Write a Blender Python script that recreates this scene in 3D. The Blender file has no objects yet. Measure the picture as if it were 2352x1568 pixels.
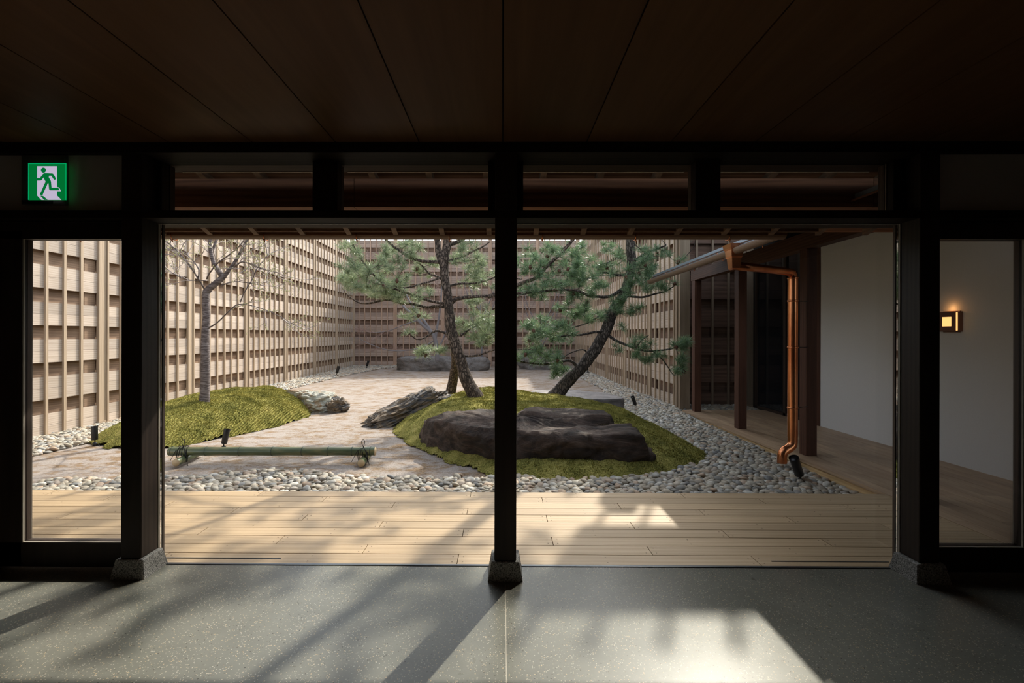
import bpy, math, random
import numpy as np
from mathutils import Vector, Matrix, noise
random.seed(7); np.random.seed(7)
sc = bpy.context.scene
COL = sc.collection
PI = math.pi

# ---------------------------------------------------------------- camera, sky, sun, exposure
F_PX = 1045.0
W_PX, H_PX = 2352.0, 1568.0
cam_d = bpy.data.cameras.new('camera'); cam = bpy.data.objects.new('camera', cam_d); COL.objects.link(cam)
cam_d.sensor_width = 36.0; cam_d.sensor_fit = 'HORIZONTAL'; cam_d.lens = F_PX * 36.0 / W_PX
cam_d.clip_start = 0.05; cam_d.clip_end = 200
CAM = Vector((0, 0, 1.5))
YAW, ROLL = 0.0076, 0.0021
RM = Matrix.Rotation(YAW, 3, 'Z') @ Matrix.Rotation(PI / 2, 3, 'X') @ Matrix.Rotation(ROLL, 3, 'Z')
cam.location = CAM; cam.rotation_euler = RM.to_euler()
_d = RM.transposed() @ Vector((0, 1, 0))
CX = 1154.0 - F_PX * _d.x / -_d.z
CY = 770.0 + F_PX * _d.y / -_d.z
cam_d.shift_x = (1176.0 - CX) / W_PX
cam_d.shift_y = (CY - 784.0) / W_PX
sc.camera = cam

def ray(px, py):
    return RM @ Vector(((px - CX) / F_PX, -(py - CY) / F_PX, -1.0))
def at(px, py, Y):
    r = ray(px, py); t = Y / r.y
    return CAM + r * t
def atz(px, py, z):
    r = ray(px, py); t = (z - CAM.z) / r.z
    return CAM + r * t

SUN_K, SUN_A = 0.968, 0.474           # metres a shadow moves in Y and X for each metre of height
w = bpy.data.worlds.new('world'); sc.world = w; w.use_nodes = True
nt = w.node_tree; nt.nodes.clear()
sky = nt.nodes.new('ShaderNodeTexSky'); sky.sky_type = 'NISHITA'; sky.sun_disc = False
sky.sun_elevation = math.atan2(1, math.hypot(SUN_K, SUN_A)); sky.sun_rotation = math.atan2(SUN_A, SUN_K)
sky.air_density = 1.0; sky.dust_density = 2.5; sky.ozone_density = 1.0
hs = nt.nodes.new('ShaderNodeHueSaturation'); hs.inputs['Saturation'].default_value = 0.42
bg = nt.nodes.new('ShaderNodeBackground'); bg.inputs['Strength'].default_value = 0.55
ow = nt.nodes.new('ShaderNodeOutputWorld')
nt.links.new(sky.outputs[0], hs.inputs['Color']); nt.links.new(hs.outputs[0], bg.inputs['Color']); nt.links.new(bg.outputs[0], ow.inputs['Surface'])
sl = bpy.data.lights.new('sun', 'SUN'); sl.energy = 5.8; sl.angle = math.radians(0.6); sl.color = (1.0, 0.91, 0.79)
so = bpy.data.objects.new('sun', sl); COL.objects.link(so)
so.rotation_euler = Vector((SUN_A, SUN_K, 1)).to_track_quat('Z', 'Y').to_euler()
vs = sc.view_settings; vs.view_transform = 'Standard'; vs.look = 'None'; vs.gamma = 1; vs.use_curve_mapping = False
vs.exposure = 0.0
cy = sc.cycles; cy.max_bounces = 8; cy.diffuse_bounces = 5; cy.glossy_bounces = 4; cy.transmission_bounces = 6; cy.transparent_max_bounces = 12
cy.caustics_reflective = False; cy.caustics_refractive = False; cy.sample_clamp_indirect = 4.0
cy.use_denoising = True

# ---------------------------------------------------------------- materials
def new_mat(name):
    m = bpy.data.materials.new(name); m.use_nodes = True
    n = m.node_tree; b = n.nodes['Principled BSDF']
    return m, n, b
def N(n, t, **kw):
    x = n.nodes.new(t)
    for k, v in kw.items():
        setattr(x, k, v)
    return x
def ramp(n, stops):
    r = N(n, 'ShaderNodeValToRGB'); e = r.color_ramp.elements
    while len(e) < len(stops): e.new(0.5)
    for i, (p, c) in enumerate(stops):
        e[i].position = p; e[i].color = (c[0], c[1], c[2], 1)
    return r
def plain(name, c, rough=0.6, metal=0.0, spec=0.5):
    m, n, b = new_mat(name)
    b.inputs['Base Color'].default_value = (*c, 1); b.inputs['Roughness'].default_value = rough
    b.inputs['Metallic'].default_value = metal; b.inputs['Specular IOR Level'].default_value = spec
    return m
def pos_vec(n, scale, rnd=0.0):
    g = N(n, 'ShaderNodeNewGeometry'); mp = N(n, 'ShaderNodeMapping'); mp.inputs['Scale'].default_value = scale
    src = g.outputs['Position']
    if rnd:
        oi = N(n, 'ShaderNodeObjectInfo'); ml = N(n, 'ShaderNodeMath', operation='MULTIPLY'); ml.inputs[1].default_value = rnd
        n.links.new(oi.outputs['Random'], ml.inputs[0])
        ad = N(n, 'ShaderNodeVectorMath', operation='ADD')
        cb = N(n, 'ShaderNodeCombineXYZ')
        for i in range(3): n.links.new(ml.outputs[0], cb.inputs[i])
        n.links.new(src, ad.inputs[0]); n.links.new(cb.outputs[0], ad.inputs[1]); src = ad.outputs[0]
    n.links.new(src, mp.inputs['Vector'])
    return mp.outputs[0]
def wood(name, axis, dark, light, rough=0.6, grain=1.0, var=0.25, spec=0.4, bump=0.15, knots=True):
    m, n, b = new_mat(name); L = n.links
    sc_ = [22.0 * grain] * 3; sc_[axis] = 1.3 * grain
    v = pos_vec(n, sc_, 37.0)
    no = N(n, 'ShaderNodeTexNoise'); no.inputs['Scale'].default_value = 1.0; no.inputs['Detail'].default_value = 6; no.inputs['Distortion'].default_value = 1.2
    L.new(v, no.inputs['Vector'])
    s2 = [5.5 * grain] * 3; s2[axis] = 0.55 * grain
    v2 = pos_vec(n, s2, 11.0)
    wv = N(n, 'ShaderNodeTexWave', wave_type='RINGS'); wv.inputs['Scale'].default_value = 1.6; wv.inputs['Distortion'].default_value = 5.0; wv.inputs['Detail'].default_value = 3
    L.new(v2, wv.inputs['Vector'])
    mx = N(n, 'ShaderNodeMix', data_type='FLOAT'); mx.inputs[0].default_value = 0.3
    L.new(no.outputs['Fac'], mx.inputs[2]); L.new(wv.outputs['Fac'], mx.inputs[3])
    r = ramp(n, [(0.25, dark), (0.75, light)]); L.new(mx.outputs[0], r.inputs[0])
    oi = N(n, 'ShaderNodeObjectInfo')
    mr = N(n, 'ShaderNodeMapRange'); mr.inputs['To Min'].default_value = 1 - var; mr.inputs['To Max'].default_value = 1 + var * 0.6
    L.new(oi.outputs['Random'], mr.inputs['Value'])
    hv = N(n, 'ShaderNodeHueSaturation'); L.new(r.outputs[0], hv.inputs['Color']); L.new(mr.outputs[0], hv.inputs['Value'])
    L.new(hv.outputs[0], b.inputs['Base Color'])
    b.inputs['Roughness'].default_value = rough; b.inputs['Specular IOR Level'].default_value = spec
    bp = N(n, 'ShaderNodeBump'); bp.inputs['Strength'].default_value = bump; bp.inputs['Distance'].default_value = 0.004
    L.new(mx.outputs[0], bp.inputs['Height']); L.new(bp.outputs[0], b.inputs['Normal'])
    return m
M = {}
M['post_wood'] = wood('stained_post_wood', 2, (0.022, 0.013, 0.009), (0.042, 0.025, 0.018), 0.55, var=0.1)
M['beam_wood'] = wood('stained_beam_wood', 0, (0.012, 0.007, 0.004), (0.026, 0.015, 0.009), 0.7, var=0.1, spec=0.2)
M['brown_post'] = wood('brown_post_wood', 2, (0.050, 0.020, 0.012), (0.105, 0.046, 0.028), 0.6, var=0.15, spec=0.2)
M['brown_beam_y'] = wood('brown_beam_wood_lengthwise', 1, (0.05, 0.022, 0.012), (0.11, 0.050, 0.028), 0.6, var=0.15, spec=0.2)
M['girder'] = wood('brown_girder_wood', 0, (0.09, 0.038, 0.019), (0.22, 0.10, 0.052), 0.7, var=0.15, spec=0.2)
M['rafter'] = wood('rafter_wood', 1, (0.10, 0.060, 0.036), (0.19, 0.12, 0.075), 0.6, var=0.2)
M['soffit'] = wood('soffit_wood', 0, (0.16, 0.065, 0.033), (0.40, 0.185, 0.095), 0.65, var=0.2, spec=0.2)
M['deck_x'] = wood('deck_cedar_crosswise', 0, (0.375, 0.265, 0.150), (0.48, 0.35, 0.215), 0.5, var=0.13, grain=0.8)
M['deck_y'] = wood('deck_cedar_lengthwise', 1, (0.32, 0.205, 0.125), (0.46, 0.32, 0.20), 0.42, var=0.18)
M['fascia'] = wood('deck_edge_cedar', 1, (0.42, 0.27, 0.12), (0.60, 0.42, 0.22), 0.55, var=0.12)
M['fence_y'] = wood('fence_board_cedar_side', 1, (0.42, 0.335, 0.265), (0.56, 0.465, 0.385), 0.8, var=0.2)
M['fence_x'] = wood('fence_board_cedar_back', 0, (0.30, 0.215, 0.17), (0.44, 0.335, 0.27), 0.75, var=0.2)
M['rec_shade_y'] = wood('recess_shade_cedar_side', 1, (0.22, 0.135, 0.085), (0.36, 0.24, 0.155), 0.75, var=0.3)  # same cedar as the front boards, darkened to paint in recess shade
M['rec_shade_x'] = wood('recess_shade_cedar_back', 0, (0.16, 0.095, 0.065), (0.26, 0.165, 0.115), 0.75, var=0.3)  # darker again: the shade of the recess cells is in the colour
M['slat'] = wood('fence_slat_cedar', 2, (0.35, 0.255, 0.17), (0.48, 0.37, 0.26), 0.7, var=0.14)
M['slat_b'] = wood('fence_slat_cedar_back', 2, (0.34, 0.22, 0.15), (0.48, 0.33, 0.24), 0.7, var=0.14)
M['slat_shade'] = wood('fence_slat_shade_tone', 2, (0.20, 0.14, 0.09), (0.30, 0.22, 0.15), 0.7, var=0.14)  # slat cedar darkened, shade put into the colour
M['board_shade'] = wood('fence_board_shade_tone', 0, (0.10, 0.055, 0.036), (0.19, 0.11, 0.075), 0.7, var=0.25)  # fence cedar darkened so its colour carries the shade behind the veranda
M['ceiling'] = wood('ceiling_panel_wood', 1, (0.155, 0.068, 0.027), (0.20, 0.092, 0.038), 0.55, grain=0.8, var=0.1, bump=0.05, spec=0.12)
M['black'] = plain('black_metal', (0.008, 0.008, 0.009), 0.4)
M['joint'] = plain('joint_shadow_gap', (0.005, 0.004, 0.003), 0.9)
M['plaster_dark'] = plain('interior_plaster', (0.62, 0.56, 0.52), 0.9)
M['bead'] = plain('pale_glazing_bead', (0.55, 0.50, 0.42), 0.4)
M['brass'] = plain('floor_joint_strip', (0.62, 0.57, 0.47), 0.4)
M['cream_body'] = plain('sign_housing', (0.14, 0.13, 0.12), 0.5)
M['grey_metal'] = plain('roof_edge_metal', (0.20, 0.24, 0.29), 0.35, 0.6)
M['gutter'] = plain('brown_gutter_metal', (0.16, 0.10, 0.065), 0.5, 0.0)
M['track'] = plain('steel_track', (0.10, 0.11, 0.12), 0.35, 0.8)
M['cord'] = plain('black_cord', (0.006, 0.006, 0.006), 0.7)
M['cut'] = plain('bamboo_cut_end', (0.62, 0.47, 0.28), 0.7)
M['bare'] = None

def glass_mat(name, tint=(0.97, 0.985, 0.98), boost=1.0):
    m = bpy.data.materials.new(name); m.use_nodes = True; n = m.node_tree; n.nodes.clear()
    fr = N(n, 'ShaderNodeFresnel'); fr.inputs['IOR'].default_value = 1.3
    tr = N(n, 'ShaderNodeBsdfTransparent'); tr.inputs[0].default_value = (*tint, 1)
    gl = N(n, 'ShaderNodeBsdfGlossy'); gl.inputs['Roughness'].default_value = 0.0; gl.inputs[0].default_value = (0.9, 0.9, 0.9, 1)
    mx = N(n, 'ShaderNodeMixShader'); o = N(n, 'ShaderNodeOutputMaterial')
    n.links.new(fr.outputs[0], mx.inputs[0]); n.links.new(tr.outputs[0], mx.inputs[1]); n.links.new(gl.outputs[0], mx.inputs[2]); n.links.new(mx.outputs[0], o.inputs[0])
    return m
M['glass'] = glass_mat('clear_glass')

# plaster wall outdoors
m, n, b = new_mat('white_plaster'); L = n.links
no = N(n, 'ShaderNodeTexNoise'); no.inputs['Scale'].default_value = 60; no.inputs['Detail'].default_value = 4
L.new(pos_vec(n, (1, 1, 1)), no.inputs['Vector'])
r = ramp(n, [(0.3, (0.60, 0.59, 0.57)), (0.7, (0.64, 0.63, 0.61))]); L.new(no.outputs['Fac'], r.inputs[0]); L.new(r.outputs[0], b.inputs['Base Color'])
bp = N(n, 'ShaderNodeBump'); bp.inputs['Strength'].default_value = 0.1; bp.inputs['Distance'].default_value = 0.002; L.new(no.outputs['Fac'], bp.inputs['Height']); L.new(bp.outputs[0], b.inputs['Normal'])
b.inputs['Roughness'].default_value = 0.9; M['plaster'] = m

# polished concrete with exposed aggregate
m, n, b = new_mat('polished_concrete'); L = n.links
v = pos_vec(n, (1, 1, 1))
n1 = N(n, 'ShaderNodeTexNoise'); n1.inputs['Scale'].default_value = 2.2; n1.inputs['Detail'].default_value = 8; n1.inputs['Roughness'].default_value = 0.65; L.new(v, n1.inputs['Vector'])
r1 = ramp(n, [(0.3, (0.205, 0.208, 0.178)), (0.7, (0.30, 0.298, 0.255))]); L.new(n1.outputs['Fac'], r1.inputs[0])
vo = N(n, 'ShaderNodeTexVoronoi'); vo.inputs['Scale'].default_value = 115; vo.inputs['Randomness'].default_value = 1.0; L.new(v, vo.inputs['Vector'])
lt = N(n, 'ShaderNodeMath', operation='LESS_THAN'); lt.inputs[1].default_value = 0.34; L.new(vo.outputs['Distance'], lt.inputs[0])
sp = N(n, 'ShaderNodeSeparateColor'); L.new(vo.outputs['Color'], sp.inputs[0])
gt = N(n, 'ShaderNodeMath', operation='GREATER_THAN'); gt.inputs[1].default_value = 0.5; L.new(sp.outputs[0], gt.inputs[0])
mu = N(n, 'ShaderNodeMath', operation='MULTIPLY'); L.new(lt.outputs[0], mu.inputs[0]); L.new(gt.outputs[0], mu.inputs[1])
rc = ramp(n, [(0.0, (0.05, 0.045, 0.04)), (0.25, (0.38, 0.34, 0.27)), (0.6, (0.60, 0.57, 0.50)), (0.93, (0.62, 0.48, 0.30))]); L.new(sp.outputs[1], rc.inputs[0])
mm = N(n, 'ShaderNodeMix', data_type='RGBA'); L.new(mu.outputs[0], mm.inputs[0]); L.new(r1.outputs[0], mm.inputs[6]); L.new(rc.outputs[0], mm.inputs[7]); L.new(mm.outputs[2], b.inputs['Base Color'])
n2 = N(n, 'ShaderNodeTexNoise'); n2.inputs['Scale'].default_value = 14; n2.inputs['Detail'].default_value = 6; L.new(v, n2.inputs['Vector'])
mr = N(n, 'ShaderNodeMapRange'); mr.inputs['To Min'].default_value = 0.25; mr.inputs['To Max'].default_value = 0.33; L.new(n2.outputs['Fac'], mr.inputs['Value']); L.new(mr.outputs[0], b.inputs['Roughness'])
bp = N(n, 'ShaderNodeBump'); bp.inputs['Strength'].default_value = 0.05; bp.inputs['Distance'].default_value = 0.002; L.new(n2.outputs['Fac'], bp.inputs['Height']); L.new(bp.outputs[0], b.inputs['Normal'])
b.inputs['Specular IOR Level'].default_value = 0.26; M['concrete'] = m

# granite
m, n, b = new_mat('speckled_granite'); L = n.links
v = pos_vec(n, (1, 1, 1))
vo = N(n, 'ShaderNodeTexNoise'); vo.inputs['Scale'].default_value = 150; vo.inputs['Detail'].default_value = 3; vo.inputs['Roughness'].default_value = 0.7; L.new(v, vo.inputs['Vector'])
r = ramp(n, [(0.40, (0.10, 0.098, 0.092)), (0.50, (0.42, 0.41, 0.39)), (0.62, (0.68, 0.66, 0.63))]); L.new(vo.outputs['Fac'], r.inputs[0]); L.new(r.outputs[0], b.inputs['Base Color'])
bp = N(n, 'ShaderNodeBump'); bp.inputs['Strength'].default_value = 0.5; bp.inputs['Distance'].default_value = 0.003; L.new(vo.outputs['Fac'], bp.inputs['Height']); L.new(bp.outputs[0], b.inputs['Normal'])
b.inputs['Roughness'].default_value = 0.8; M['granite'] = m

# decomposed granite sand with litter
m, n, b = new_mat('raked_sand'); L = n.links
v = pos_vec(n, (1, 1, 1))
g1 = N(n, 'ShaderNodeTexNoise'); g1.inputs['Scale'].default_value = 70; g1.inputs['Detail'].default_value = 4; g1.inputs['Roughness'].default_value = 0.8; L.new(v, g1.inputs['Vector'])
r1 = ramp(n, [(0.32, (0.20, 0.168, 0.145)), (0.5, (0.345, 0.298, 0.262)), (0.68, (0.50, 0.44, 0.395))]); L.new(g1.outputs['Fac'], r1.inputs[0])
l1 = N(n, 'ShaderNodeTexNoise'); l1.inputs['Scale'].default_value = 5.0; l1.inputs['Detail'].default_value = 9; l1.inputs['Roughness'].default_value = 0.78; l1.inputs['Distortion'].default_value = 0.3; L.new(pos_vec(n, (0.55, 1.0, 1)), l1.inputs['Vector'])
r2 = ramp(n, [(0.47, (0, 0, 0)), (0.58, (1, 1, 1))]); L.new(l1.outputs['Fac'], r2.inputs[0])
g2 = N(n, 'ShaderNodeTexNoise'); g2.inputs['Scale'].default_value = 45; g2.inputs['Detail'].default_value = 3; L.new(v, g2.inputs['Vector'])
r3 = ramp(n, [(0.35, (0.13, 0.078, 0.038)), (0.7, (0.33, 0.215, 0.115))]); L.new(g2.outputs['Fac'], r3.inputs[0])
ml = N(n, 'ShaderNodeMath', operation='MULTIPLY'); ml.inputs[1].default_value = 0.9; L.new(r2.outputs[0], ml.inputs[0])
mm = N(n, 'ShaderNodeMix', data_type='RGBA'); L.new(ml.outputs[0], mm.inputs[0]); L.new(r1.outputs[0], mm.inputs[6]); L.new(r3.outputs[0], mm.inputs[7]); L.new(mm.outputs[2], b.inputs['Base Color'])
bp = N(n, 'ShaderNodeBump'); bp.inputs['Strength'].default_value = 0.8; bp.inputs['Distance'].default_value = 0.012; L.new(g1.outputs['Fac'], bp.inputs['Height']); L.new(bp.outputs[0], b.inputs['Normal'])
b.inputs['Roughness'].default_value = 0.95; b.inputs['Specular IOR Level'].default_value = 0.2; M['sand'] = m

# moss
def moss_mat(name, k):
    m, n, b = new_mat(name); L = n.links
    v = pos_vec(n, (1, 1, 1))
    a1 = N(n, 'ShaderNodeTexNoise'); a1.inputs['Scale'].default_value = 3.2; a1.inputs['Detail'].default_value = 8; a1.inputs['Roughness'].default_value = 0.7; L.new(v, a1.inputs['Vector'])
    r = ramp(n, [(0.32, (0.055 * k, 0.055 * k, 0.015 * k)), (0.43, (0.14 * k, 0.135 * k, 0.033 * k)), (0.54, (0.285 * k, 0.255 * k, 0.070 * k)), (0.68, (0.42 * k, 0.35 * k, 0.13 * k))]); 
    a2 = N(n, 'ShaderNodeTexNoise'); a2.inputs['Scale'].default_value = 55; a2.inputs['Detail'].default_value = 4; L.new(v, a2.inputs['Vector'])
    mx = N(n, 'ShaderNodeMix', data_type='FLOAT'); mx.inputs[0].default_value = 0.4; L.new(a1.outputs['Fac'], mx.inputs[2]); L.new(a2.outputs['Fac'], mx.inputs[3])
    L.new(mx.outputs[0], r.inputs[0]); L.new(r.outputs[0], b.inputs['Base Color'])
    bp = N(n, 'ShaderNodeBump'); bp.inputs['Strength'].default_value = 1.0; bp.inputs['Distance'].default_value = 0.03; L.new(a2.outputs['Fac'], bp.inputs['Height']); L.new(bp.outputs[0], b.inputs['Normal'])
    b.inputs['Roughness'].default_value = 1.0; b.inputs['Specular IOR Level'].default_value = 0.1
    return m
M['moss'] = moss_mat('moss_carpet', 1.15); M['moss_blade'] = moss_mat('moss_sprigs', 1.5)

# pebbles
def pebble_mat(name, island):
    m, n, b = new_mat(name); L = n.links
    if island: src = N(n, 'ShaderNodeNewGeometry').outputs['Random Per Island']
    else: src = N(n, 'ShaderNodeObjectInfo').outputs['Random']
    r = ramp(n, [(0.0, (0.20, 0.20, 0.19)), (0.16, (0.37, 0.32, 0.245)), (0.3, (0.50, 0.42, 0.31)), (0.45, (0.28, 0.255, 0.20)), (0.58, (0.60, 0.54, 0.43)), (0.7, (0.45, 0.31, 0.20)), (0.82, (0.29, 0.285, 0.265)), (1.0, (0.70, 0.66, 0.57))])
    r.color_ramp.interpolation = 'CONSTANT' if island else 'LINEAR'
    r.color_ramp.interpolation = 'LINEAR'
    L.new(src, r.inputs[0])
    no = N(n, 'ShaderNodeTexNoise'); no.inputs['Scale'].default_value = 40; no.inputs['Detail'].default_value = 4; L.new(pos_vec(n, (1, 1, 1)), no.inputs['Vector'])
    mr = N(n, 'ShaderNodeMapRange'); mr.inputs['To Min'].default_value = 0.50; mr.inputs['To Max'].default_value = 1.10; L.new(no.outputs['Fac'], mr.inputs['Value'])
    hv = N(n, 'ShaderNodeHueSaturation'); L.new(r.outputs[0], hv.inputs['Color']); L.new(mr.outputs[0], hv.inputs['Value']); L.new(hv.outputs[0], b.inputs['Base Color'])
    b.inputs['Roughness'].default_value = 0.62
    return m
M['pebble_i'] = pebble_mat('river_pebbles', True); M['pebble_o'] = pebble_mat('river_pebble', False)

# rocks
def rock_mat(name, stops, scale=3.0, stretch=(1, 1, 1), bump=0.6, rough=0.75, fine=30, dist=0.03, crack=1.0):
    m, n, b = new_mat(name); L = n.links
    v = pos_vec(n, stretch)
    a = N(n, 'ShaderNodeTexNoise'); a.inputs['Scale'].default_value = scale; a.inputs['Detail'].default_value = 12; a.inputs['Roughness'].default_value = 0.72; a.inputs['Distortion'].default_value = 1.0; L.new(v, a.inputs['Vector'])
    r = ramp(n, stops); L.new(a.outputs['Fac'], r.inputs[0])
    vo = N(n, 'ShaderNodeTexVoronoi', feature='DISTANCE_TO_EDGE'); vo.inputs['Scale'].default_value = scale * 2.2
    wn = N(n, 'ShaderNodeVectorMath', operation='ADD'); L.new(v, wn.inputs[0]); 
    sm = N(n, 'ShaderNodeVectorMath', operation='SCALE'); sm.inputs['Scale'].default_value = 0.35; L.new(a.outputs['Color'], sm.inputs[0]); L.new(sm.outputs[0], wn.inputs[1]); L.new(wn.outputs[0], vo.inputs['Vector'])
    cr = ramp(n, [(0.0, (0.35, 0.35, 0.35)), (0.035, (1, 1, 1))]); L.new(vo.outputs['Distance'], cr.inputs[0])
    mm = N(n, 'ShaderNodeMix', data_type='RGBA', blend_type='MULTIPLY'); mm.inputs[0].default_value = 0.6 * crack; L.new(r.outputs[0], mm.inputs[6]); L.new(cr.outputs[0], mm.inputs[7]); L.new(mm.outputs[2], b.inputs['Base Color'])
    f = N(n, 'ShaderNodeTexNoise'); f.inputs['Scale'].default_value = fine; f.inputs['Detail'].default_value = 8; f.inputs['Roughness'].default_value = 0.7; L.new(v, f.inputs['Vector'])
    ad = N(n, 'ShaderNodeMath', operation='ADD'); L.new(f.outputs['Fac'], ad.inputs[0]); L.new(a.outputs['Fac'], ad.inputs[1])
    bp = N(n, 'ShaderNodeBump'); bp.inputs['Strength'].default_value = bump; bp.inputs['Distance'].default_value = dist; L.new(ad.outputs[0], bp.inputs['Height']); L.new(bp.outputs[0], b.inputs['Normal'])
    b.inputs['Roughness'].default_value = rough; return m
M['rock_dark'] = rock_mat('dark_slab_rock', [(0.32, (0.012, 0.0065, 0.0045)), (0.45, (0.042, 0.024, 0.016)), (0.56, (0.090, 0.055, 0.038)), (0.70, (0.19, 0.135, 0.105))], 2.2, (1, 2.0, 3.0), 0.9, 0.72, 26)
M['rock_purple'] = rock_mat('purple_grey_slab_rock', [(0.30, (0.06, 0.052, 0.052)), (0.5, (0.16, 0.14, 0.135)), (0.7, (0.30, 0.265, 0.25))], 1.8, (1, 1, 3), 0.5, 0.7, 22)
M['rock_white'] = rock_mat('pale_quartz_rock', [(0.33, (0.16, 0.075, 0.03)), (0.42, (0.34, 0.22, 0.12)), (0.48, (0.42, 0.37, 0.28)), (0.55, (0.50, 0.50, 0.42)), (0.66, (0.64, 0.60, 0.53))], 2.6, (1, 1, 1.6), 0.9, 0.65, 22, 0.04)
M['rock_jag'] = rock_mat('rust_grey_rock', [(0.34, (0.045, 0.045, 0.052)), (0.45, (0.12, 0.115, 0.115)), (0.53, (0.25, 0.19, 0.13)), (0.60, (0.30, 0.20, 0.11)), (0.70, (0.40, 0.36, 0.30))], 3.4, (1, 1, 2.0), 1.0, 0.6, 26, 0.05)
M['rock_back'] = rock_mat('grey_back_rock', [(0.30, (0.07, 0.065, 0.062)), (0.5, (0.18, 0.165, 0.155)), (0.68, (0.27, 0.25, 0.235)), (0.80, (0.30, 0.20, 0.06))], 1.2, (1, 1, 1.5), 0.7, 0.8, 9, 0.06)

def bark_mat(name, stops, sx=15, sz=6.0, bump=1.0, dist=0.03):
    m, n, b = new_mat(name); L = n.links
    v = pos_vec(n, (sx, sx, sz))
    vo = N(n, 'ShaderNodeTexVoronoi', feature='DISTANCE_TO_EDGE'); vo.inputs['Scale'].default_value = 1.6
    a = N(n, 'ShaderNodeTexNoise'); a.inputs['Scale'].default_value = 1.7; a.inputs['Detail'].default_value = 8; a.inputs['Roughness'].default_value = 0.7; L.new(v, a.inputs['Vector'])
    ad = N(n, 'ShaderNodeVectorMath', operation='ADD'); s = N(n, 'ShaderNodeVectorMath', operation='SCALE'); s.inputs['Scale'].default_value = 1.1
    L.new(a.outputs['Color'], s.inputs[0]); L.new(v, ad.inputs[0]); L.new(s.outputs[0], ad.inputs[1]); L.new(ad.outputs[0], vo.inputs['Vector'])
    mr = N(n, 'ShaderNodeMapRange'); mr.inputs['From Max'].default_value = 0.18; L.new(vo.outputs['Distance'], mr.inputs['Value'])
    mul = N(n, 'ShaderNodeMath', operation='MULTIPLY'); L.new(mr.outputs[0], mul.inputs[0]); L.new(a.outputs['Fac'], mul.inputs[1])
    r = ramp(n, stops); L.new(mul.outputs[0], r.inputs[0]); L.new(r.outputs[0], b.inputs['Base Color'])
    bp = N(n, 'ShaderNodeBump'); bp.inputs['Strength'].default_value = bump; bp.inputs['Distance'].default_value = dist; L.new(mul.outputs[0], bp.inputs['Height']); L.new(bp.outputs[0], b.inputs['Normal'])
    b.inputs['Roughness'].default_value = 0.9; return m
M['pine_bark'] = bark_mat('pine_bark', [(0.05, (0.035, 0.022, 0.016)), (0.4, (0.17, 0.115, 0.085)), (0.65, (0.30, 0.22, 0.17))])
M['pine_bark_dark'] = bark_mat('dark_pine_bark', [(0.05, (0.025, 0.018, 0.014)), (0.4, (0.11, 0.082, 0.066)), (0.65, (0.20, 0.16, 0.135))])
M['cherry_bark'] = bark_mat('cherry_bark', [(0.05, (0.07, 0.05, 0.045)), (0.4, (0.17, 0.135, 0.125)), (0.7, (0.30, 0.26, 0.25))], 3, 26, 0.5, 0.012)
M['twig'] = plain('grey_twig', (0.30, 0.245, 0.225), 0.5)
M['maple_twig'] = plain('reddish_twig', (0.24, 0.15, 0.13), 0.7)
M['maple_bark'] = plain('smooth_grey_bark', (0.17, 0.16, 0.17), 0.8)
M['bud'] = plain('green_bud', (0.42, 0.40, 0.16), 0.6)
M['cone'] = plain('brown_cone', (0.11, 0.05, 0.03), 0.8)

def needle_mat(name, ca, cb):
    m = bpy.data.materials.new(name); m.use_nodes = True; n = m.node_tree; b = n.nodes['Principled BSDF']; L = n.links
    oi = N(n, 'ShaderNodeNewGeometry')
    r = ramp(n, [(0.0, ca), (1.0, cb)]); L.new(oi.outputs['Random Per Island'], r.inputs[0]); L.new(r.outputs[0], b.inputs['Base Color'])
    b.inputs['Roughness'].default_value = 0.38; b.inputs['Specular IOR Level'].default_value = 0.6
    tl = N(n, 'ShaderNodeBsdfTranslucent'); L.new(r.outputs[0], tl.inputs[0])
    ms = N(n, 'ShaderNodeMixShader'); ms.inputs[0].default_value = 0.35
    o = [x for x in n.nodes if x.type == 'OUTPUT_MATERIAL'][0]
    L.new(b.outputs[0], ms.inputs[1]); L.new(tl.outputs[0], ms.inputs[2]); L.new(ms.outputs[0], o.inputs[0])
    return m
M['needle_a'] = needle_mat('pine_needles_pale', (0.14, 0.20, 0.105), (0.40, 0.46, 0.26))
M['needle_b'] = needle_mat('pine_needles_deep', (0.070, 0.140, 0.068), (0.24, 0.345, 0.175))

# copper
m, n, b = new_mat('polished_copper'); L = n.links
no = N(n, 'ShaderNodeTexNoise'); no.inputs['Scale'].default_value = 5; no.inputs['Detail'].default_value = 5; L.new(pos_vec(n, (1, 1, 0.4)), no.inputs['Vector'])
r = ramp(n, [(0.35, (0.50, 0.155, 0.060)), (0.65, (0.76, 0.31, 0.14))]); L.new(no.outputs['Fac'], r.inputs[0]); L.new(r.outputs[0], b.inputs['Base Color'])
b.inputs['Metallic'].default_value = 1.0; b.inputs['Roughness'].default_value = 0.27; M['copper'] = m
# bamboo
m, n, b = new_mat('green_bamboo'); L = n.links
no = N(n, 'ShaderNodeTexNoise'); no.inputs['Scale'].default_value = 3; no.inputs['Detail'].default_value = 5; L.new(pos_vec(n, (1, 6, 6)), no.inputs['Vector'])
r = ramp(n, [(0.25, (0.055, 0.078, 0.038)), (0.5, (0.105, 0.128, 0.058)), (0.60, (0.18, 0.175, 0.075)), (0.75, (0.27, 0.17, 0.09))]); L.new(no.outputs['Fac'], r.inputs[0]); L.new(r.outputs[0], b.inputs['Base Color'])
b.inputs['Roughness'].default_value = 0.35; M['bamboo'] = m
M['node'] = plain('bamboo_node_ring', (0.045, 0.06, 0.035), 0.6)
M['dark_glass'] = plain('dark_glazing', (0.006, 0.008, 0.011), 0.04, 0.0, 0.9)

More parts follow.
